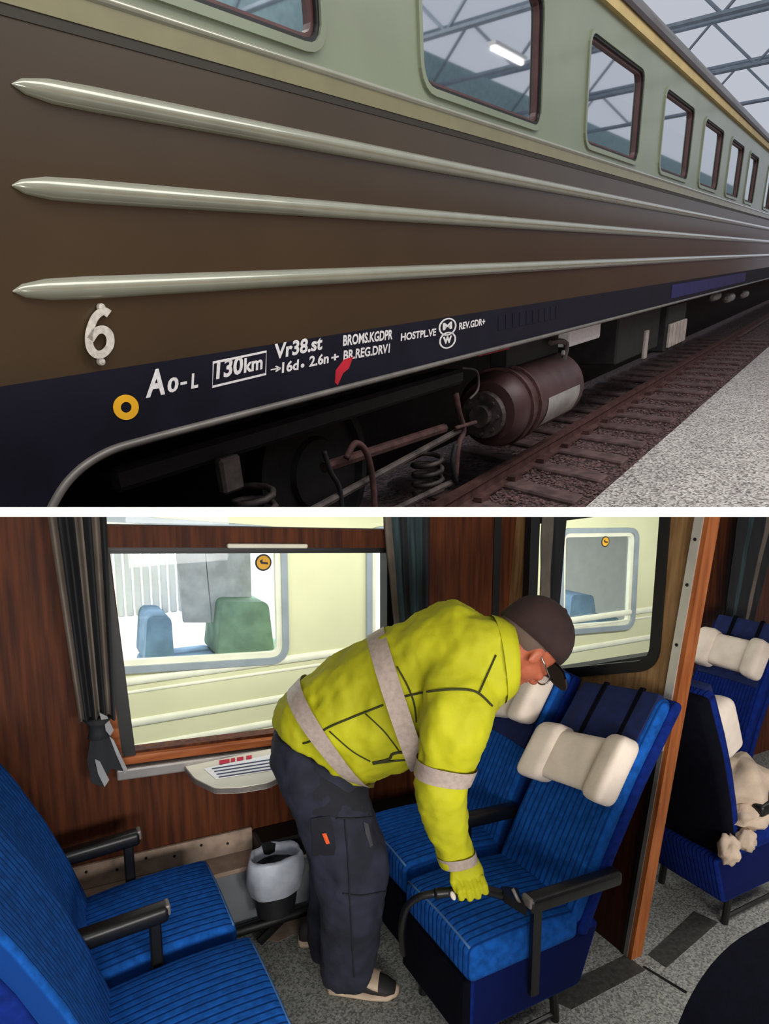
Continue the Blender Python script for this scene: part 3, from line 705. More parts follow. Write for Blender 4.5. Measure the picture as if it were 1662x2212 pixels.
cur1 = curtain('curtain', (wpx(98, 1120, 2.5).x, wpx(232, 1120, 2.5).x, 1.92), (wpx(170, 1535, 2.5).x, wpx(250, 1545, 2.5).x, wpx(200, 1560, 2.5).y), 2.50, 'dark curtain with pale edges tied back beside the wide window', ['curtain_pale', 'curtain_dark', 'curtain_dark', 'curtain_pale', 'curtain_dark', 'curtain_pale', 'curtain_dark'], 4, .022, rows=18)
# tie and loose tail
tz = on(212, 1572, YY, 2.49)
mk('tie_band', lathe(tz-Vector((0, 0, .035)), (0, 0, 1), [(0, .04), (.02, .032), (.05, .03), (.07, .05)], 16), 'curtain_dark', cur1, True)
def tail(name, px, mt, Y=2.49):
    L_ = [on(x, y, YY, Y) for x, y in px]; V = L_+[v+Vector((0, .012, 0)) for v in L_]; n = len(L_)
    mk(name, (V, [tuple(range(n)), tuple(range(2*n-1, n-1, -1))]+[(i, (i+1) % n, n+(i+1) % n, n+i) for i in range(n)]), mt, cur1)
tail('tail', [(198, 1580), (236, 1585), (262, 1630), (274, 1668), (240, 1660), (222, 1700), (196, 1690), (188, 1640)], 'curtain_dark')
tail('tail_edge', [(205, 1640), (216, 1645), (236, 1685), (226, 1700), (212, 1672)], 'tail_grey', 2.482)
tail('tail_edge', [(215, 1540), (232, 1548), (246, 1578), (238, 1590), (222, 1570)], 'tail_grey', 2.47)
tail('tail_edge', [(236, 1590), (246, 1600), (276, 1664), (270, 1672), (252, 1632)], 'tail_grey', 2.485)
curtain('curtain', (wpx(822, 1120, 2.52).x, wpx(928, 1120, 2.52).x, 1.92), (wpx(866, 1340, 2.52).x, wpx(925, 1340, 2.52).x, .95), 2.52, 'narrow teal grey curtain hanging between the wide window and wooden panel', ['curtain_pale', 'curtain_teal', 'curtain_dark', 'curtain_teal', 'curtain_teal', 'curtain_dark'], 3, .018)
curtain('curtain', (wpx(1170, 1120, 2.56).x, wpx(1228, 1120, 2.56).x, 1.92), (wpx(1166, 1400, 2.56).x, wpx(1200, 1400, 2.56).x, .9), 2.56, 'grey curtain seen through the rounded partition window', ['curtain_pale', 'curtain_pale', 'curtain_dark', 'curtain_dark', 'curtain_dark'], 2, .01)
curtain('curtain', (wpx(1600, 1120, 2.5).x, wpx(1700, 1120, 2.5).x, 1.92), (wpx(1560, 1380, 2.5).x, wpx(1625, 1380, 2.5).x, 1.0), 2.5, 'dark grey curtain in the next bay beyond the partition post', ['curtain_dark', 'curtain_teal', 'curtain_dark', 'curtain_pale', 'curtain_dark'], 3, .015)

# ---- partition with rounded window and edge post
pX = lambda z: 2.01+.075*z
pYe = lambda z: 1.64-.055*z
fnP = lambda u, v, t: Vector((pX(v)+t, u, v))     # u = Y, v = Z
def ppx(x, y):
    p = on(x, y, XX, 2.05)
    for _ in range(6): p = on(x, y, XX, pX(p.z))
    return Vector((p.y, p.z))
part = empty('partition', (2.05, 2.1, 0), 'wooden partition with rounded black-framed window behind the right-hand seats', 'partition')
hp = rrect([ppx(1412, 1432), ppx(1136, 1458), Vector((ppx(1132, 1250).x, 1.9)), Vector((ppx(1433, 1120).x, 1.9))], [.07, .07, .02, .02], 8)
z1, z2 = .0, 1.97
mk('panel', plate([(pYe(z1), z1), (WY-.002, z1), (WY-.002, z2), (pYe(z2), z2)], [hp], 0, .035, fnP), 'wood_partition', part)
mk('gasket', ringplate(inset(hp, -.03), inset(hp, .014), -.012, .045, fnP), 'gasket', part)
gp = inset(hp, .005); mk('pane', ([fnP(p.x, p.y, .02) for p in gp], [tuple(range(len(gp)))]), 'window_glass', part)
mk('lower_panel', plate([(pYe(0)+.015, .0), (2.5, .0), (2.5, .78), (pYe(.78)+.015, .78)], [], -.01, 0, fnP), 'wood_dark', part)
post = empty('partition_post', (2.05, 1.6, 0), 'slanting edge post with screwed metal strip and orange wood edge', 'post')
def pstrip(name, a0, a1, t0, t1, mt, zb=0, zt_=1.97):
    V = []
    for z in (zb, zt_):
        ye = pYe(z); V += [Vector((pX(z)+t0, ye+a0, z)), Vector((pX(z)+t0, ye+a1, z)), Vector((pX(z)+t1, ye+a1, z)), Vector((pX(z)+t1, ye+a0, z))]
    return mk(name, (V, list(BOXF)), mt, post)
pstrip('wood_edge', -.024, .0, -.012, .05, 'wood_edge')
pstrip('metal_strip', -.004, .032, -.018, .0, 'alu', .9)
pstrip('metal_strip_lower', -.004, .014, -.016, .0, 'lip_metal', 0, .9)
pstrip('dark_bead', .014, .03, -.014, .0, 'gasket', 0, .9)
for z in (1.72, 1.55, 1.32, 1.1): mk('screw', lathe(Vector((pX(z)-.018, pYe(z)+.014, z)), (-1, 0, 0), [(0, .007), (.003, .006)], 10), 'gasket', post)

# ---- seats
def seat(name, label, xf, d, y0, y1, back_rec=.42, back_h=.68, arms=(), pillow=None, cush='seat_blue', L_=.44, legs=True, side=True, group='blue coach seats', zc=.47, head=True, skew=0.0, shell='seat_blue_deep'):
    """xf: X of the cushion's front edge; d: +1 if the seat faces +X, -1 if it faces -X"""
    s = empty(name, (xf-d*.25, (y0+y1)/2, 0), label, 'seat', group)
    xr = xf-d*L_
    mp_ = lambda x, y, z: Vector((xf-d*x, y, z))
    dip = lambda x, y, z: mp_(x, y, z+(.012*math.cos((y-(y0+y1)/2)/(y1-y0)*math.pi)+.012*math.sin(x/L_*math.pi) if z > zc-.05 else 0)-.05*max(0, x-.05)*(1 if z > zc-.09 else 0))
    mk('cushion', rbox(0, L_+.03, y0, y1, zc-.13, zc, .03, 4, dip, 3), cush, s, True, 50)
    mk('piping', tube([dip(.012, y, zc-.01) for y in [y0+.02+(y1-y0-.04)*k/8 for k in range(9)]], .005, 6), 'piping_blue', s, True)
    # backrest: u height along back, v thickness
    def bk(u, y, v):
        c = .03*math.sin(min(1, u/back_h)*math.pi)
        x = L_-.01+back_rec*(u/back_h)-c+v*.85; z = zc-.06+u*(back_h+.06)/back_h*.98-v*.45
        edge = abs((y-(y0+y1)/2)/((y1-y0)/2)); x -= .02*(edge**4)
        return mp_(x, y, z-skew*(y-(y0+y1)/2)*max(0, u/back_h))
    mk('backrest', rbox(0, back_h, y0+.005, y1-.005, 0, .085, .035, 4, bk, 3), cush, s, True, 50)
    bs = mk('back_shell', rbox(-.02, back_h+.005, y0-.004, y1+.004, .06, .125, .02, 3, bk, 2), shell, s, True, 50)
    if head: mk('head_shade', rbox(back_h*.56, back_h+.004, y0+.03, y1-.03, -.008, .03, .006, 2, bk, 2), 'seat_head_shade', s, True, 50)  # thin darker sheet: shade on the upper backrest put into colour
    if side:
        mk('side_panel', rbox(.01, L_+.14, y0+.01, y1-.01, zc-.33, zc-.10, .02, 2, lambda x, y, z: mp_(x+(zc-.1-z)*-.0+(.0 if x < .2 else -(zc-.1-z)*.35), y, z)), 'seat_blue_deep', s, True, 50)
        mk('front_board', rbox(-.012, .02, y0+.015, y1-.015, zc-.34, zc-.12, .006, 1, mp_), 'seat_navy_shade', s)
    if legs:
        for yy in (y0+.05, y1-.05):
            mk('leg', tube([mp_(.06, yy, 0), mp_(.08, yy, zc-.3)], .016, 8), 'arm_black', s); mk('leg', tube([mp_(L_-.02, yy, 0), mp_(L_-.04, yy, zc-.3)], .016, 8), 'arm_black', s)
        mk('stretcher', tube([mp_(.06, y0+.05, .03), mp_(L_-.02, y0+.05, .03)], .01, 6), 'arm_black', s)
    for ya, zt_, x0_, x1_ in arms:
        a = mk('armrest', rbox(x0_, x1_, ya-.028, ya+.028, zt_-.055, zt_, .016, 3, lambda x, y, z: mp_(x, y, z-.06*(x-x0_)+.0), 1), 'arm_black', s, True, 50)
        mk('armrest_post', rbox(x0_+.025, x0_+.06, ya-.014, ya+.014, zc-.22, zt_-.04, .005, 1, mp_), 'arm_black', a)
        mk('armrest_tip', rbox(x0_-.004, x0_+.012, ya-.022, ya+.022, zt_-.035, zt_+.001, .006, 2, mp_), 'lip_metal', a)
    if pillow:
        u0, u1, ya, yb, tilt = pillow
        ps = empty('headrest_pillow', bk((u0+u1)/2, (ya+yb)/2, -.05), *pillow_label(label))
        def pf(u, y, v):
            k = (y-ya)/(yb-ya); w = 1 if (k < .24 or k > .76) else 0
            return bk(u+(k-.5)*tilt, y, v-(.035 if w else 0)*(1 if v < -.03 else 0))
        mk('middle', rbox(u0+.004, u1-.004, ya+.1*(yb-ya), yb-.1*(yb-ya), -.095, .004, .028, 4, lambda u, y, v: bk(u+((y-ya)/(yb-ya)-.5)*tilt, y, v), 1), 'pillow_cloth', ps, True, 60)
        for e0, e1 in ((0, .25), (.72, 1)):
            a_, b_ = ya+e0*(yb-ya), ya+e1*(yb-ya)
            mk('wing', rbox(u0-.012, u1+.012, a_, b_, -.118, .006, .034, 4, lambda u, y, v: bk(u+((y-ya)/(yb-ya)-.5)*tilt, y, v), 1), 'pillow_cloth', ps, True, 60)
        ky = ya+.72*(yb-ya)
        for t_ in (.3, .7):
            ky = ya+t_*(yb-ya)
            mk('strap', rbox(u1-.02, back_h+.012, ky-.012, ky+.012, -.012, .004, .003, 1, lambda u, y, v: bk(u, y, v)), 'seat_navy_shade', ps)
    return s
PL = {}
def pillow_label(l): return PL.get(l, ('cream headrest pillow strapped to a blue coach seat', 'pillow', 'headrest pillows'))
L1 = 'blue pleated aisle seat being cleaned by the man, black armrest nearest'
L2 = 'blue pleated window seat half hidden behind the bending man'
L3 = 'blue window seat by the curtain, facing the man, cushion under a black armrest'
L4 = 'blue aisle seat nearest the camera, cushion corner cut by the frame'
L5 = 'navy seat with its shade-darkened back against the partition post, beige cloths on it'
L6 = 'dark blue seat of the next bay facing the partition, farther along the wall'
L7 = 'nearly black rounded seat back in front of the camera'
PL[L1] = ('large cream winged headrest pillow on the aisle seat being cleaned', 'pillow', 'headrest pillows')
PL[L2] = ('cream headrest pillow partly hidden behind the man\'s face', 'pillow', 'headrest pillows')
PL[L5] = ('cream headrest pillow seen from the side above beige cloths', 'pillow', 'headrest pillows')
PL[L6] = ('cream headrest pillow on the farthest seat in the next bay', 'pillow', 'headrest pillows')
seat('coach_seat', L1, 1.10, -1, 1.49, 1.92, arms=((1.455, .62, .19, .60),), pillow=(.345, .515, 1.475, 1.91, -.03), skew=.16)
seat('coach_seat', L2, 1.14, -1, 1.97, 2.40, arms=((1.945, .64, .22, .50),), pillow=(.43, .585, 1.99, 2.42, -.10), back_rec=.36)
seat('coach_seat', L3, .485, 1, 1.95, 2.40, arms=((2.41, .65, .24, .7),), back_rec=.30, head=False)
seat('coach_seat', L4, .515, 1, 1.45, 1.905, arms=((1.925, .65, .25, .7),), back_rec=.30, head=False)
seat('coach_seat', L5, 2.96, 1, 1.53, 1.96, back_rec=.26, arms=((1.50, .62, .0, .40),), pillow=(.36, .56, 1.55, 1.94, .0), cush='seat_blue_deep', L_=.44, shell='seat_navy_shade')  # shell near black: the shadow on this seat's back is in its colour
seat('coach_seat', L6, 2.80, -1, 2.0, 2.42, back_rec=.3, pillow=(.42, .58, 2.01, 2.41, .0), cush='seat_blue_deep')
# seat back close to the camera
nb = empty('coach_seat', (1.3, .62, 0), L7, 'seat', 'blue coach seats')
def nbk(x, y, z): return Vector((x+.25*(z-.5), y, z))
pb = rrect([(.97, .3), (1.65, .3), (1.65, .985), (.97, .985)], [.02, .02, .2, .2], 10)
mk('backrest', plate([(p.x, p.y) for p in pb], [], .60, .74, lambda u, v, t: nbk(u, t, v)), 'seat_navy_shade', nb, True, 40)
mk('leg', tube([Vector((1.0, .66, 0)), Vector((1.0, .66, .32))], .02, 8), 'arm_black', nb); mk('leg', tube([Vector((1.5, .66, 0)), Vector((1.5, .66, .32))], .02, 8), 'arm_black', nb)
# chrome caster end under the cleaned seat
cb = on(1152, 2134, ZZ, .03); bb = empty('seat_bolt', cb, 'small shiny bolt on the floor bracket below the cleaned seat', 'bolt')
mk('bolt_head', lathe(cb-Vector((0, 0, .03)), (0, 0, 1), [(0, .02), (.03, .02), (.04, .013)], 12), 'chrome', bb, True, 40); mk('bracket', rbox(cb.x-.05, cb.x+.05, cb.y+.0, cb.y+.06, 0, .04, .006, 1), 'arm_black', bb)
# ---- cloths on the far seat
def crumple(name, c, sx, sy, sz, label, seed, mt='cloth_beige', cat='cloth', group=None):
    r = random.Random(seed); rings = []
    for i in range(13):
        f = -1.5+3.0*i/12
        ring = []
        for j in range(22):
            q = 2*math.pi*j/22; d = Vector((math.cos(f)*math.cos(q), math.cos(f)*math.sin(q), math.sin(f)))
            k = 1+.4*noise.noise(d*2.0+Vector((seed, 0, 0)))+.12*noise.noise(d*6+Vector((0, seed, 0)))
            ring.append(Vector(c)+Vector((d.x*sx*k, d.y*sy*k, d.z*sz*k)))
        rings.append(ring)
    return props(mk(name, loft(rings), mt, None, True), label, cat, group)
crumple('cloth', on(1592, 1690, YY, 1.62), .14, .12, .11, 'crumpled beige cloth bundle heaped on the far navy seat', 3)
crumple('cloth', on(1620, 1755, YY, 1.55), .12, .08, .06, 'twisted beige cloth draped over the far seat armrest', 8)
crumple('cloth', on(1575, 1835, YY, 1.50), .045, .04, .06, 'small rolled cream cloth hanging below the far armrest', 5)
crumple('cloth', on(1612, 1815, YY, 1.50), .05, .04, .045, 'small wrinkled beige cloth beside the rolled cream one', 12)

# ---- neighbouring coach outside
NY = 3.9
nbr = empty('neighbour_coach', (2.5, NY, 0), 'pale yellow green railway coach standing outside the windows', 'railway coach')
def npx(x, y): p = on(x, y, YY, NY); return Vector((p.x, p.z))
n1 = rrect([npx(120, 1450), npx(612, 1420), npx(606, 1150), Vector((npx(235, 1190).x-.4, 1.75))], [.05, .09, .09, .05], 6)
n2 = rrect([npx(800, 1400), Vector((npx(800, 1400).x+1.1, .85)), Vector((npx(800, 1400).x+1.1, 1.62)), npx(800, 1150)], .07, 6)
n3 = rrect([npx(1212, 1362), npx(1362, 1350), npx(1372, 1148), npx(1214, 1150)], .08, 6)
n4 = rrect([Vector((-2.2, .85)), Vector((-1.1, .85)), Vector((-1.1, 1.6)), Vector((-2.2, 1.6))], .08, 6)
nw = [n1, n2, n3, n4]
mk('body_side', plate([(-5, -.6), (11, -.6), (11, 2.2), (-5, 2.2)], nw, NY, NY+.05, fnW), 'neighbour_paint', nbr)
for i, lp3 in enumerate(nw):
    w_ = mk('window', ringplate(inset(lp3, -.035), inset(lp3, .006), NY-.025, NY+.01, fnW), 'neighbour_frame', nbr)
    mk('inner_frame', ringplate(inset(lp3, .0), inset(lp3, .04), NY-.005, NY+.03, fnW), 'neighbour_pale', w_)
    g_ = inset(lp3, .03); mk('pane', ([Vector((p.x, NY+.02, p.y)) for p in g_], [tuple(range(len(g_)))]), 'neighbour_glass', w_)
for x, y, r in ((320, 1466, .026), (320, 1556, .024), (320, 1490, .01), (320, 1610, .022)):
    z = npx(x, y).y
    prof = [(-math.cos(q)*r*.7, math.sin(q)*r) for q in [math.pi*(-.5+k/8) for k in range(9)]]
    mk('rib_moulding', loft([[Vector((X_, NY+a, z+b-.0*X_)) for a, b in prof] for X_ in (-5, 11)]), 'neighbour_pale', nbr, True, 60)
sticker('sticker', 1308, 1170, NY-.03, .045, nbr)
mk('back_wall', box(-5, 11, NY+1.6, NY+1.65, -.5, 2.1), 'pleated_white', nbr)
# inside the neighbour, seen through its panes
def nseat(x0, x1, y0, y1, label, mt, Y0, th, name='coach_seat'):
    c = [on(x, y, YY, Y0) for x, y in ((x0, y1), (x1, y1), (x1-(x1-x0)*.12, y0), (x0+(x1-x0)*.1, y0))]
    o = empty(name, ((c[0].x+c[1].x)/2, Y0, c[0].z), label, 'seat', 'seats inside the neighbouring coach')
    mk('backrest', plate(rrect([(p.x, p.z) for p in c], .05), [], Y0, Y0+th, fnW), mt, o, True, 40)
    mk('cushion', rbox(c[0].x, c[1].x+.3, Y0, Y0+th, c[0].z-.15, c[0].z, .03, 2), mt, o, True, 40)
nseat(470, 595, 1300, 1425, 'green seat inside the neighbouring coach near its window corner', 'far_green', NY+.25, .4)
nseat(312, 378, 1330, 1440, 'small blue seat inside the neighbouring coach behind its pane', 'far_blue', NY+.3, .4)
nseat(1230, 1290, 1285, 1350, 'pale blue rounded seat inside the neighbouring coach seen through partition window', 'far_blue', NY+.3, .4)
pc = empty('pleated_blind', (npx(270, 1330).x, NY+.7, .9), 'white pleated blind inside the neighbouring coach', 'blind')
b0, b1, b2 = on(235, 1335, YY, NY+.7), on(405, 1335, YY, NY+.7), on(330, 1170, YY, NY+.7)
for k in range(9):
    x_ = b0.x+(b1.x-b0.x)*k/9; mk('pleat', rbox(x_, x_+(b1.x-b0.x)/9*.78, NY+.68, NY+.72, b0.z, 1.75, .008, 1), 'pleated_white', pc)
dr = empty('grey_drape', (npx(450, 1300).x, NY+.45, .8), 'long grey drape hanging inside the neighbouring coach', 'curtain')
for xa, xb, xc, xd in ((378, 440, 398, 455), (440, 540, 460, 545)):
    q_ = [on(xa, 1150, YY, NY+.45), on(xb, 1150, YY, NY+.45), on(xd, 1345, YY, NY+.45), on(xc, 1345, YY, NY+.45)]
    mk('fold', (q_+[p+Vector((0, .05, 0)) for p in q_], list(BOXF)), 'far_grey', dr)
mk('window_ledge', tube([on(405, 1333, YY, NY+.6), on(470, 1333, YY, NY+.6)], .02, 6), 'far_wood', nbr)
# ---- the man
man = empty('person', on(760, 2130, ZZ, 0), 'man in yellow hi-vis jacket, dark cap and navy work trousers bending over a blue seat', 'person')
def ringpx(L_, R_, d, dr, n=24, sq=2.4):
    a, b = dep(*L_, d), dep(*R_, d); c = (a+b)/2; hv = (b-a)/2; out = []
    for j in range(n):
        q = 2*math.pi*j/n; cx = math.copysign(abs(math.cos(q))**(2/sq), math.cos(q)); sx_ = math.copysign(abs(math.sin(q))**(2/sq), math.sin(q))
        out.append(c+hv*cx+FW*(dr*sx_))
    return out
def interp(secs, k=4):
    """Catmull-Rom through (L, R, depth, radius) sections"""
    flat = [Vector((*s[0], 0)).to_3d() for s in secs]
    def cr(vals):
        out = []
        for i in range(len(vals)-1):
            p0, p1, p2, p3 = vals[max(i-1, 0)], vals[i], vals[i+1], vals[min(i+2, len(vals)-1)]
            for j in range(k):
                t = j/k; out.append(.5*(2*p1+(p2-p0)*t+(2*p0-5*p1+4*p2-p3)*t*t+(3*p1-p0-3*p2+p3)*t**3))
        out.append(vals[-1]); return out
    cols = [cr([f(s) for s in secs]) for f in (lambda s: s[0][0], lambda s: s[0][1], lambda s: s[1][0], lambda s: s[1][1], lambda s: s[2], lambda s: s[3])]
    return [((a, b), (c, d), e, f) for a, b, c, d, e, f in zip(*cols)]
def rings(secs, k=4, grow=1.0, shift=0):
    out = []
    for L_, R_, d, dr in interp(secs, k):
        L_, R_ = Vector(L_), Vector(R_); c = (L_+R_)/2; out.append(ringpx(c+(L_-c)*grow, c+(R_-c)*grow, d+shift, dr*grow))
    return out
TORSO = [((590, 1556), (797, 1686), 2.36, .185), ((604, 1512), (838, 1668), 2.34, .20), ((668, 1455), (884, 1650), 2.31, .205), ((750, 1398), (925, 1622), 2.27, .21), ((829, 1360), (962, 1596), 2.22, .215),
         ((905, 1324), (1010, 1560), 2.17, .22), ((976, 1298), (1062, 1532), 2.12, .21), ((1042, 1326), (1084, 1510), 2.06, .16), ((1085, 1342), (1098, 1492), 2.02, .10), ((1108, 1352), (1106, 1480), 2.0, .085)]
ARM = [((935, 1400), (1062, 1440), 2.02, .09), ((916, 1470), (1072, 1500), 1.97, .105), ((908, 1530), (1066, 1545), 1.95, .11), ((902, 1590), (1044, 1604), 1.95, .105), ((904, 1642), (1024, 1664), 1.97, .095),
       ((896, 1690), (1010, 1704), 1.99, .09), ((906, 1748), (1015, 1754), 2.02, .085), ((928, 1806), (1014, 1802), 2.05, .075), ((951, 1856), (1026, 1844), 2.07, .06), ((962, 1876), (1030, 1862), 2.08, .055)]
FARM = [((940, 1420), (1040, 1450), 2.36, .08), ((930, 1500), (1020, 1520), 2.42, .08), ((925, 1580), (1005, 1600), 2.46, .07), ((920, 1650), (990, 1660), 2.44, .06), ((925, 1700), (980, 1702), 2.42, .05)]
def wrinkle(vf, amp, sc, seed=0):
    V, Fc = vf; c = sum(V, Vector())/len(V); out = []
    n = [Vector() for _ in V]
    for f in Fc:
        if len(f) < 3: continue
        nn = (V[f[1]]-V[f[0]]).cross(V[f[2]]-V[f[0]])
        for i in f: n[i] += nn
    for i, v in enumerate(V):
        k = noise.noise(Vector((v.x*sc, v.y*sc, v.z*sc*.6))+Vector((seed, 0, 0)))+.5*noise.noise(v*sc*2.3); out.append(v+(n[i].normalized() if n[i].length > 0 else Vector())*amp*k)
    return out, Fc
jv = voxel(join(loft(rings(TORSO)), loft(rings(ARM)), loft(rings(FARM))), .013, smooth_it=3)
jacket = mk('jacket', wrinkle(wrinkle(jv, .012, 8), .009, 19, 3), 'hivis', man, True)
def band(secs, i0, i1, grow, name, mt, parent, k=8):
    R_ = rings(secs, k, grow); mk(name, loft(R_[int(i0*k):int(i1*k)+1], cap=False), mt, parent, True)
LB = [((628, 1494), (770, 1674), 2.345, .212), ((656, 1466), (806, 1684), 2.335, .216)]
mk('reflective_band', loft(rings(LB, 6, 1.06), cap=False), 'reflective', jacket, True)
# chest band runs obliquely down from the back to the arm
CH = [((796, 1382), (886, 1648), 2.25, .232), ((832, 1362), (922, 1636), 2.235, .234)]
mk('reflective_band', loft(rings(CH, 6, 1.065), cap=False), 'reflective', jacket, True)
band(ARM, 3.9, 4.65, 1.075, 'reflective_band', 'reflective', jacket)
band(ARM, 7.75, 8.5, 1.09, 'reflective_band', 'reflective', jacket)
# collar
mk('collar', loft([ringpx((1062, 1328), (1086, 1516), 2.05, .15), ringpx((1084, 1333), (1100, 1504), 2.05, .145), ringpx((1102, 1342), (1108, 1494), 2.05, .14), ringpx((1101, 1350), (1104, 1484), 2.05, .12)], cap=False), 'hivis', jacket, True)
# dark piping seams laid on the near surface
from mathutils.bvhtree import BVHTree
def bvh(o):
    return BVHTree.FromPolygons([v.co.copy() for v in o.data.vertices], [tuple(p.vertices) for p in o.data.polygons])
JB = bvh(jacket)
def seam(pxs, r, name, mt, parent, tree, n=5):
    path = []
    for p in smoothpath([Vector((x, y, 0)) for x, y in pxs], n):
        d = ray(p.x, p.y).normalized(); h = tree.ray_cast(CAM, d)
        if h[0] is not None: path.append(h[0]-d*.004)
    if len(path) > 1: mk(name, tube(path, r, 6), mt, parent, True)
seam([(655, 1606), (672, 1600), (705, 1574), (760, 1550), (828, 1523)], .0035, 'piping', 'piping_dark', jacket, JB)
seam([(872, 1505), (925, 1494), (985, 1489), (1030, 1495), (1064, 1525)], .0035, 'piping', 'piping_dark', jacket, JB)
seam([(1072, 1415), (1052, 1460), (1036, 1496)], .003, 'piping', 'piping_dark', jacket, JB)
seam([(858, 1440), (880, 1480), (895, 1520), (900, 1560)], .003, 'piping', 'piping_dark', jacket, JB)
seam([(712, 1580), (760, 1622), (800, 1645)], .0025, 'piping', 'piping_dark', jacket, JB)
seam([(790, 1542), (830, 1580), (862, 1622)], .0025, 'piping', 'piping_dark', jacket, JB)
seam([(805, 1648), (840, 1640), (850, 1628), (890, 1622)], .005, 'pocket_edge', 'piping_dark', jacket, JB)
seam([(806, 1650), (850, 1644), (896, 1640)], .004, 'pocket_edge', 'piping_dark', jacket, JB)
# trousers
LEG = [((596, 1572), (800, 1672), 2.38, .17), ((588, 1640), (800, 1690), 2.37, .165), ((608, 1700), (803, 1722), 2.34, .14), ((642, 1765), (812, 1768), 2.33, .125), ((668, 1840), (832, 1828), 2.33, .12), ((682, 1905), (840, 1888), 2.34, .115),
       ((692, 1970), (828, 1962), 2.36, .10), ((694, 2040), (820, 2036), 2.40, .09), ((696, 2090), (814, 2084), 2.43, .085), ((704, 2128), (798, 2124), 2.45, .08)]
LEG2 = [((604, 1590), (790, 1670), 2.50, .12), ((612, 1680), (780, 1710), 2.54, .12), ((648, 1780), (790, 1785), 2.58, .10), ((668, 1880), (780, 1880), 2.62, .09), ((668, 1970), (760, 1970), 2.66, .08), ((664, 2030), (745, 2030), 2.68, .075), ((672, 2082), (735, 2082), 2.70, .07)]
tv = voxel(join(loft(rings(LEG)), loft(rings(LEG2))), .013, smooth_it=3)
tro = mk('trousers', wrinkle(wrinkle(tv, .011, 9, 5), .008, 17, 2), 'trouser', man, True)
TB = bvh(tro)
def patch(pxs, name, mt, parent, tree, lift=.006):
    V = []; c = Vector((sum(p[0] for p in pxs)/len(pxs), sum(p[1] for p in pxs)/len(pxs)))
    def hit(x, y):
        d = ray(x, y).normalized(); h = tree.ray_cast(CAM, d); return None if h[0] is None else h[0]-d*lift
    n = len(pxs); R_ = []
    for k in (1.0, .66, .33):
        R_.append([hit(c.x+(p[0]-c.x)*k, c.y+(p[1]-c.y)*k) for p in pxs])
    R_.append([hit(c.x, c.y)]*n)
    if any(p is None for r in R_ for p in r): return
    mk(name, loft(R_, cap=False), mt, parent, True)
patch([(672, 1768), (714, 1762), (726, 1830), (722, 1848), (676, 1850)], 'tool_pocket', 'trouser_dark', tro, TB)
patch([(696, 1801), (705, 1800), (713, 1822), (705, 1824)], 'orange_tag', 'orange', tro, TB, .012)
patch([(680, 1660), (790, 1690), (800, 1762), (725, 1766), (676, 1760)], 'hanging_pocket', 'trouser_dark', tro, TB, .004)
seam([(745, 1770), (752, 1850), (756, 1930), (760, 2010), (765, 2110)], .003, 'seam', 'trouser_dark', tro, TB)
seam([(740, 1930), (780, 1935), (832, 1925)], .003, 'seam', 'trouser_dark', tro, TB)
seam([(726, 1768), (770, 1768), (806, 1764)], .003, 'seam', 'trouser_dark', tro, TB)
patch([(786, 1775), (796, 1780), (806, 1826), (800, 1830), (790, 1800)], 'worn_patch', 'trouser_worn', tro, TB, .004)
# shoes
def shoe(heel, toe, width, dz=0.0):
    h, t = Vector(heel), Vector(toe); ax = (t-h); L_ = ax.length; ax.normalize(); sd = Vector((0, 0, 1)).cross(ax)
    def rr(x, w, z0, z1): return [h+ax*(x*L_)+sd*(w*math.cos(q))+Vector((0, 0, (z0+z1)/2+(z1-z0)/2*math.sin(q))) for q in [2*math.pi*k/16 for k in range(16)]]
    W_ = width/2
    s = mk('shoe', loft([rr(.0, W_*.5, .02, .08), rr(.05, W_*.75, .015, .10), rr(.25, W_*.8, .015, .115), rr(.45, W_*.82, .015, .10), rr(.65, W_*.98, .015, .08), rr(.85, W_*.9, .015, .06), rr(.97, W_*.55, .018, .045), rr(1.0, W_*.2, .02, .035)]), 'shoe_dark', man, True)
    mk('sole', loft([rr(-.02, W_*.4, .0, .035), rr(.03, W_*.8, 0, .04), rr(.3, W_*.86, 0, .034), rr(.65, W_*1.04, 0, .034), rr(.88, W_*.95, 0, .036), rr(1.0, W_*.5, .004, .04), rr(1.03, W_*.15, .01, .035)]), 'shoe_beige', s, True)
    mk('upper_trim', loft([rr(.55, W_*.9, .05, .092), rr(.66, W_*1.0, .04, .086), rr(.74, W_*.99, .035, .078)], cap=False), 'shoe_beige', s, True)
    for k in range(3):
        c = h+ax*((.5+.07*k)*L_)+Vector((0, 0, .103-.012*k)); mk('lace', tube([c-sd*.03, c+Vector((0, 0, .006)), c+sd*.03], .004, 5), 'shoe_beige', s)
shoe(on(712, 2138, ZZ, 0), on(858, 2150, ZZ, 0), .105)
shoe(on(655, 2085, ZZ, 0)+Vector((.03, .12, 0)), on(790, 2090, ZZ, 0)+Vector((.05, .14, 0)), .10)
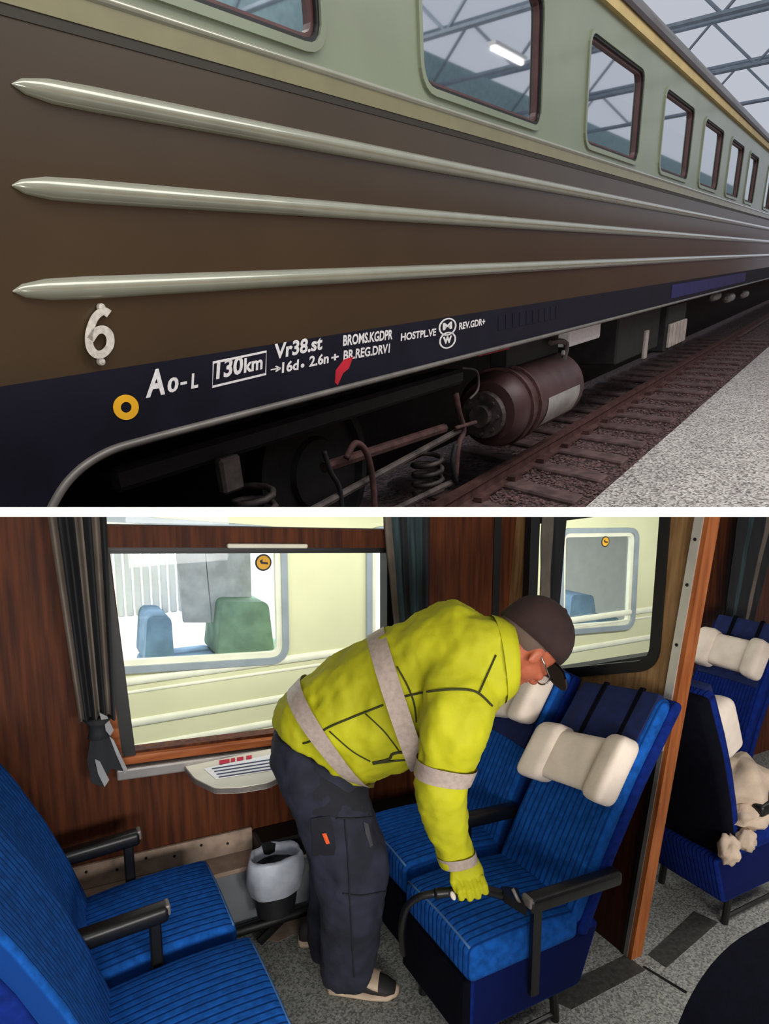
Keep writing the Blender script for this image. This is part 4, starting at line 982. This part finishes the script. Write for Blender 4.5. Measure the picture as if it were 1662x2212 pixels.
# body: head, neck and arm core as one continuous skin
HD = 2.06; px = HD/F
hc = dep(1148, 1388, HD)
def im(dx, dy): return RT*(dx*px)+UP*(-dy*px)
hu = im(.78, -.62)/px+FW*.1; hu.normalize(); hf = im(.55, .70)/px+FW*.42; hf = (hf-hu*hf.dot(hu)).normalized(); hs = hu.cross(hf).normalized()
if hs.dot(FW) > 0: hs = -hs            # hs points to the near side of the head
R0 = .118
hp_ = lambda f, u, s: hc+hf*(f*R0)+hu*(u*R0)+hs*(s*R0)
parts = [ellipsoid(hp_(-.12, .12, 0), (hf*R0*.98, hs*R0*.80, hu*R0*.92)),                 # skull
         ellipsoid(hp_(.32, -.38, 0), (hf*R0*.56, hs*R0*.60, hu*R0*.66)),                 # face and jaw
         ellipsoid(hp_(.55, -.86, 0), (hf*R0*.26, hs*R0*.30, hu*R0*.22)),                 # chin
         ellipsoid(hp_(.80, -.22, 0), (hf*R0*.13, hs*R0*.46, hu*R0*.10)),                 # brow
         ellipsoid(hp_(.98, -.50, 0), (hf*R0*.22, hs*R0*.13, hu*R0*.16)), ellipsoid(hp_(.90, -.36, 0), (hf*R0*.14, hs*R0*.09, hu*R0*.2)),   # nose
         ellipsoid(hp_(.62, -.42, .42), (hf*R0*.2, hs*R0*.16, hu*R0*.16)), ellipsoid(hp_(.62, -.42, -.42), (hf*R0*.2, hs*R0*.16, hu*R0*.16)),   # cheeks
         ellipsoid(hp_(-.16, -.30, .78), (hf*R0*.17, hs*R0*.07, hu*R0*.27)), ellipsoid(hp_(-.16, -.30, -.78), (hf*R0*.17, hs*R0*.07, hu*R0*.27)),  # ears
         tube([hp_(-.15, -.3, 0), hp_(-.35, -.85, 0), dep(1085, 1415, 2.06)], [R0*.62, R0*.55, R0*.6], 14)]
mk('body', voxel(join(*parts), .0065, smooth_it=3), 'skin', man, True)
for s_ in (-1, 1):
    e = mk('eye', ellipsoid(hp_(.80, -.33, s_*.27), (hf*R0*.09, hs*R0*.09, hu*R0*.07), 10, 8), 'eye_white', man, True)
    mk('pupil', ellipsoid(hp_(.88, -.34, s_*.27), (hf*R0*.03, hs*R0*.04, hu*R0*.04), 8, 6), 'gasket', e, True)
mk('mouth', ellipsoid(hp_(.80, -.72, 0), (hf*R0*.06, hs*R0*.2, hu*R0*.045), 12, 8), 'lip_skin', man, True)
# short hair below the cap
mk('hair', ellipsoid(hp_(-.30, -.0, 0), (hf*R0*.84, hs*R0*.82, hu*R0*.62)), 'hair', man, True)
# cap with peak
cap_r = []
for i in range(9):
    f = i/8*math.pi/2; cap_r.append([hp_(-.1, .30, 0)+(hf*math.cos(q)*1.10+hs*math.sin(q)*.92)*(R0*max(math.cos(f), .02))+hu*(R0*(math.sin(f)*.95)) for q in [2*math.pi*k/28 for k in range(28)]])
low = [p-hu*(R0*(.28-.22*math.cos(2*math.pi*k/28))) for k, p in enumerate(cap_r[0])]
capo = mk('cap', loft([low]+cap_r), 'cap_dark', man, True)
def bill(u, v, t):   # u across, v forward
    return hp_(.92+v, .22-.22*v-.16*u*u+t, u)
V, Fc = [], []; nu, nv = 12, 6
for t in (0, -.05):
    for i in range(nu+1):
        for j in range(nv+1):
            u = -.72+1.44*i/nu; v = (.95*math.sqrt(max(0, 1-(u/.74)**2))+.02)*j/nv; V.append(bill(u, v-.06, t))
k0 = (nu+1)*(nv+1)
for i in range(nu):
    for j in range(nv):
        a = i*(nv+1)+j; Fc.append((a, a+1, a+nv+2, a+nv+1)); Fc.append((k0+a+nv+1, k0+a+nv+2, k0+a+1, k0+a))
for i in range(nu): a = i*(nv+1)+nv; Fc.append((a, a+nv+1, k0+a+nv+1, k0+a))
mk('peak', (V, Fc), 'cap_dark', capo, True, 40)
mk('button', ellipsoid(hp_(-.1, 1.255, 0), (hf*.012, hs*.012, hu*.007), 8, 6), 'cap_dark', capo, True)
# spectacles
sp = mk('spectacles', join(*[tube([hp_(.99+.0, -.35+.15*math.sin(q), s_*.29+.2*math.cos(q)) for q in [2*math.pi*k/16 for k in range(17)]], .0028, 6) for s_ in (-1, 1)], tube([hp_(.98, -.3, -.1), hp_(1.0, -.28, 0), hp_(.98, -.3, .1)], .0025, 6)), 'chrome', man, True)
for s_ in (-1, 1):
    mk('temple', tube([hp_(.98, -.3, s_*.49), hp_(.6, -.27, s_*.76), hp_(-.1, -.2, s_*.84)], .0028, 6), 'chrome', sp, True)
    mk('lens', ([hp_(.99, -.35+.15*math.sin(q), s_*.29+.2*math.cos(q)) for q in [2*math.pi*k/16 for k in range(16)]], [tuple(range(16))]), 'spectacle_glass', sp)
# gloved hand gripping the nozzle
hw_ = dep(1000, 1868, 2.08); kn = dep(1012, 1912, 2.07)
tool_a, tool_b = dep(955, 1932, 2.06), dep(1120, 1936, 2.08)
axt = (tool_b-tool_a).normalized(); dn = (kn-hw_).normalized()
out_ = axt.cross(dn).normalized()
if out_.dot(FW) > 0: out_ = -out_
hand = [loft([ringpx((968, 1862), (1032, 1852), 2.08, .034), ringpx((974, 1882), (1044, 1874), 2.08, .036), ringpx((978, 1900), (1047, 1894), 2.08, .034), ringpx((984, 1914), (1044, 1908), 2.08, .028)])]
for k in range(4):
    b = dep(987+k*17.5, 1903-k*3, 2.055); ln = [.9, 1.0, .96, .8][k]
    hand.append(tube([b, b+dn*.028*ln+out_*.020, b+dn*.055*ln+out_*.010, b+dn*.064*ln-out_*.016, b+dn*.050*ln-out_*.034], [.0115, .0115, .0108, .0098, .0085], 10))
tb_ = dep(982, 1884, 2.07)
hand.append(tube([tb_, tb_+dn*.026-axt*.012+out_*.012, tb_+dn*.052-axt*.008+out_*.014, tb_+dn*.068+axt*.004-out_*.004], [.015, .0135, .012, .0095], 10))
mk('glove', voxel(join(*hand), .0036, smooth_it=1), 'hivis', man, True)
mk('fingertip', ellipsoid(dep(979, 1935, 2.03), (axt*.009, out_*.009, dn*.014), 10, 8), 'pillow_cloth', man, True)
# nozzle and hose
nz_ = empty('vacuum_nozzle', dep(1060, 1938, 2.1), 'black upholstery nozzle with hose held on the seat cushion', 'nozzle')
mk('handle_tube', tube(smoothpath([dep(940, 1930, 2.05), dep(985, 1926, 2.06), dep(1040, 1922, 2.08), dep(1090, 1934, 2.1)], 5), .016, 12), 'arm_black', nz_, True)
mk('nozzle_head', loft([[dep(1086, 1932, 2.1)+q for q in (UP*.018-FW*.02, UP*.018+FW*.02, -UP*.015+FW*.02, -UP*.015-FW*.02)], [dep(1128, 1948, 2.1)+q for q in (UP*.012-FW*.07, UP*.012+FW*.07, -UP*.012+FW*.07, -UP*.012-FW*.07)]]), 'arm_black', nz_)
mk('brush_strip', tube([dep(1108, 1920, 2.06), dep(1128, 1962, 2.06)], .006, 6), 'lip_metal', nz_, True)
mk('hose', tube(smoothpath([dep(940, 1930, 2.05), dep(905, 1938, 2.06), dep(878, 1962, 2.08), dep(868, 2010, 2.12), dep(872, 2060, 2.2)], 6), .012, 8), 'arm_black', nz_, True)

# ------------------------------------------------------------------ the two places end at the slab between them
def clip(objs, ypx, keep_up):
    no = RT.cross(ray(PX, ypx)).normalized()
    if no.dot(UP) < 0: no = -no
    for o in objs:
        if o.type != 'MESH': continue
        me = o.data; d = [(v.co-CAM).dot(no)*(1 if keep_up else -1) for v in me.vertices]
        if not d or min(d) >= 0: continue
        if max(d) <= 0: bpy.data.objects.remove(o); continue
        bm = bmesh.new(); bm.from_mesh(me)
        r = bmesh.ops.bisect_plane(bm, geom=list(bm.verts)+list(bm.edges)+list(bm.faces), plane_co=CAM, plane_no=no, clear_inner=keep_up, clear_outer=not keep_up)
        bm.to_mesh(me); bm.free()
clip(SETA, 1099, True); clip(SETB, 1113, False)
CUR = []
def slabpt(x, d, ypx, t): return dep(PX+x/d*F, ypx, d)+t
no = RT.cross(ray(PX, 1106)).normalized(); no = no if no.dot(UP) > 0 else -no
th = 10.5/F*0.85
pts = [(-.75, .85), (.75, .85), (9, 9), (-9, 9)]
V = [slabpt(x, d, 1106, no*(-th)) for x, d in pts]+[slabpt(x, d, 1106, no*th) for x, d in pts]
sl = mk('divider_slab', (V, list(BOXF)), 'slab_white'); props(sl, kind='structure')  # added divider between the two places, also blocks light from above
sl.data.materials.append(M['under_black'])  # black top keeps bounced light off the upper coach's underframe
for p in sl.data.polygons:
    if p.normal.dot(no) > .9: p.material_index = 1
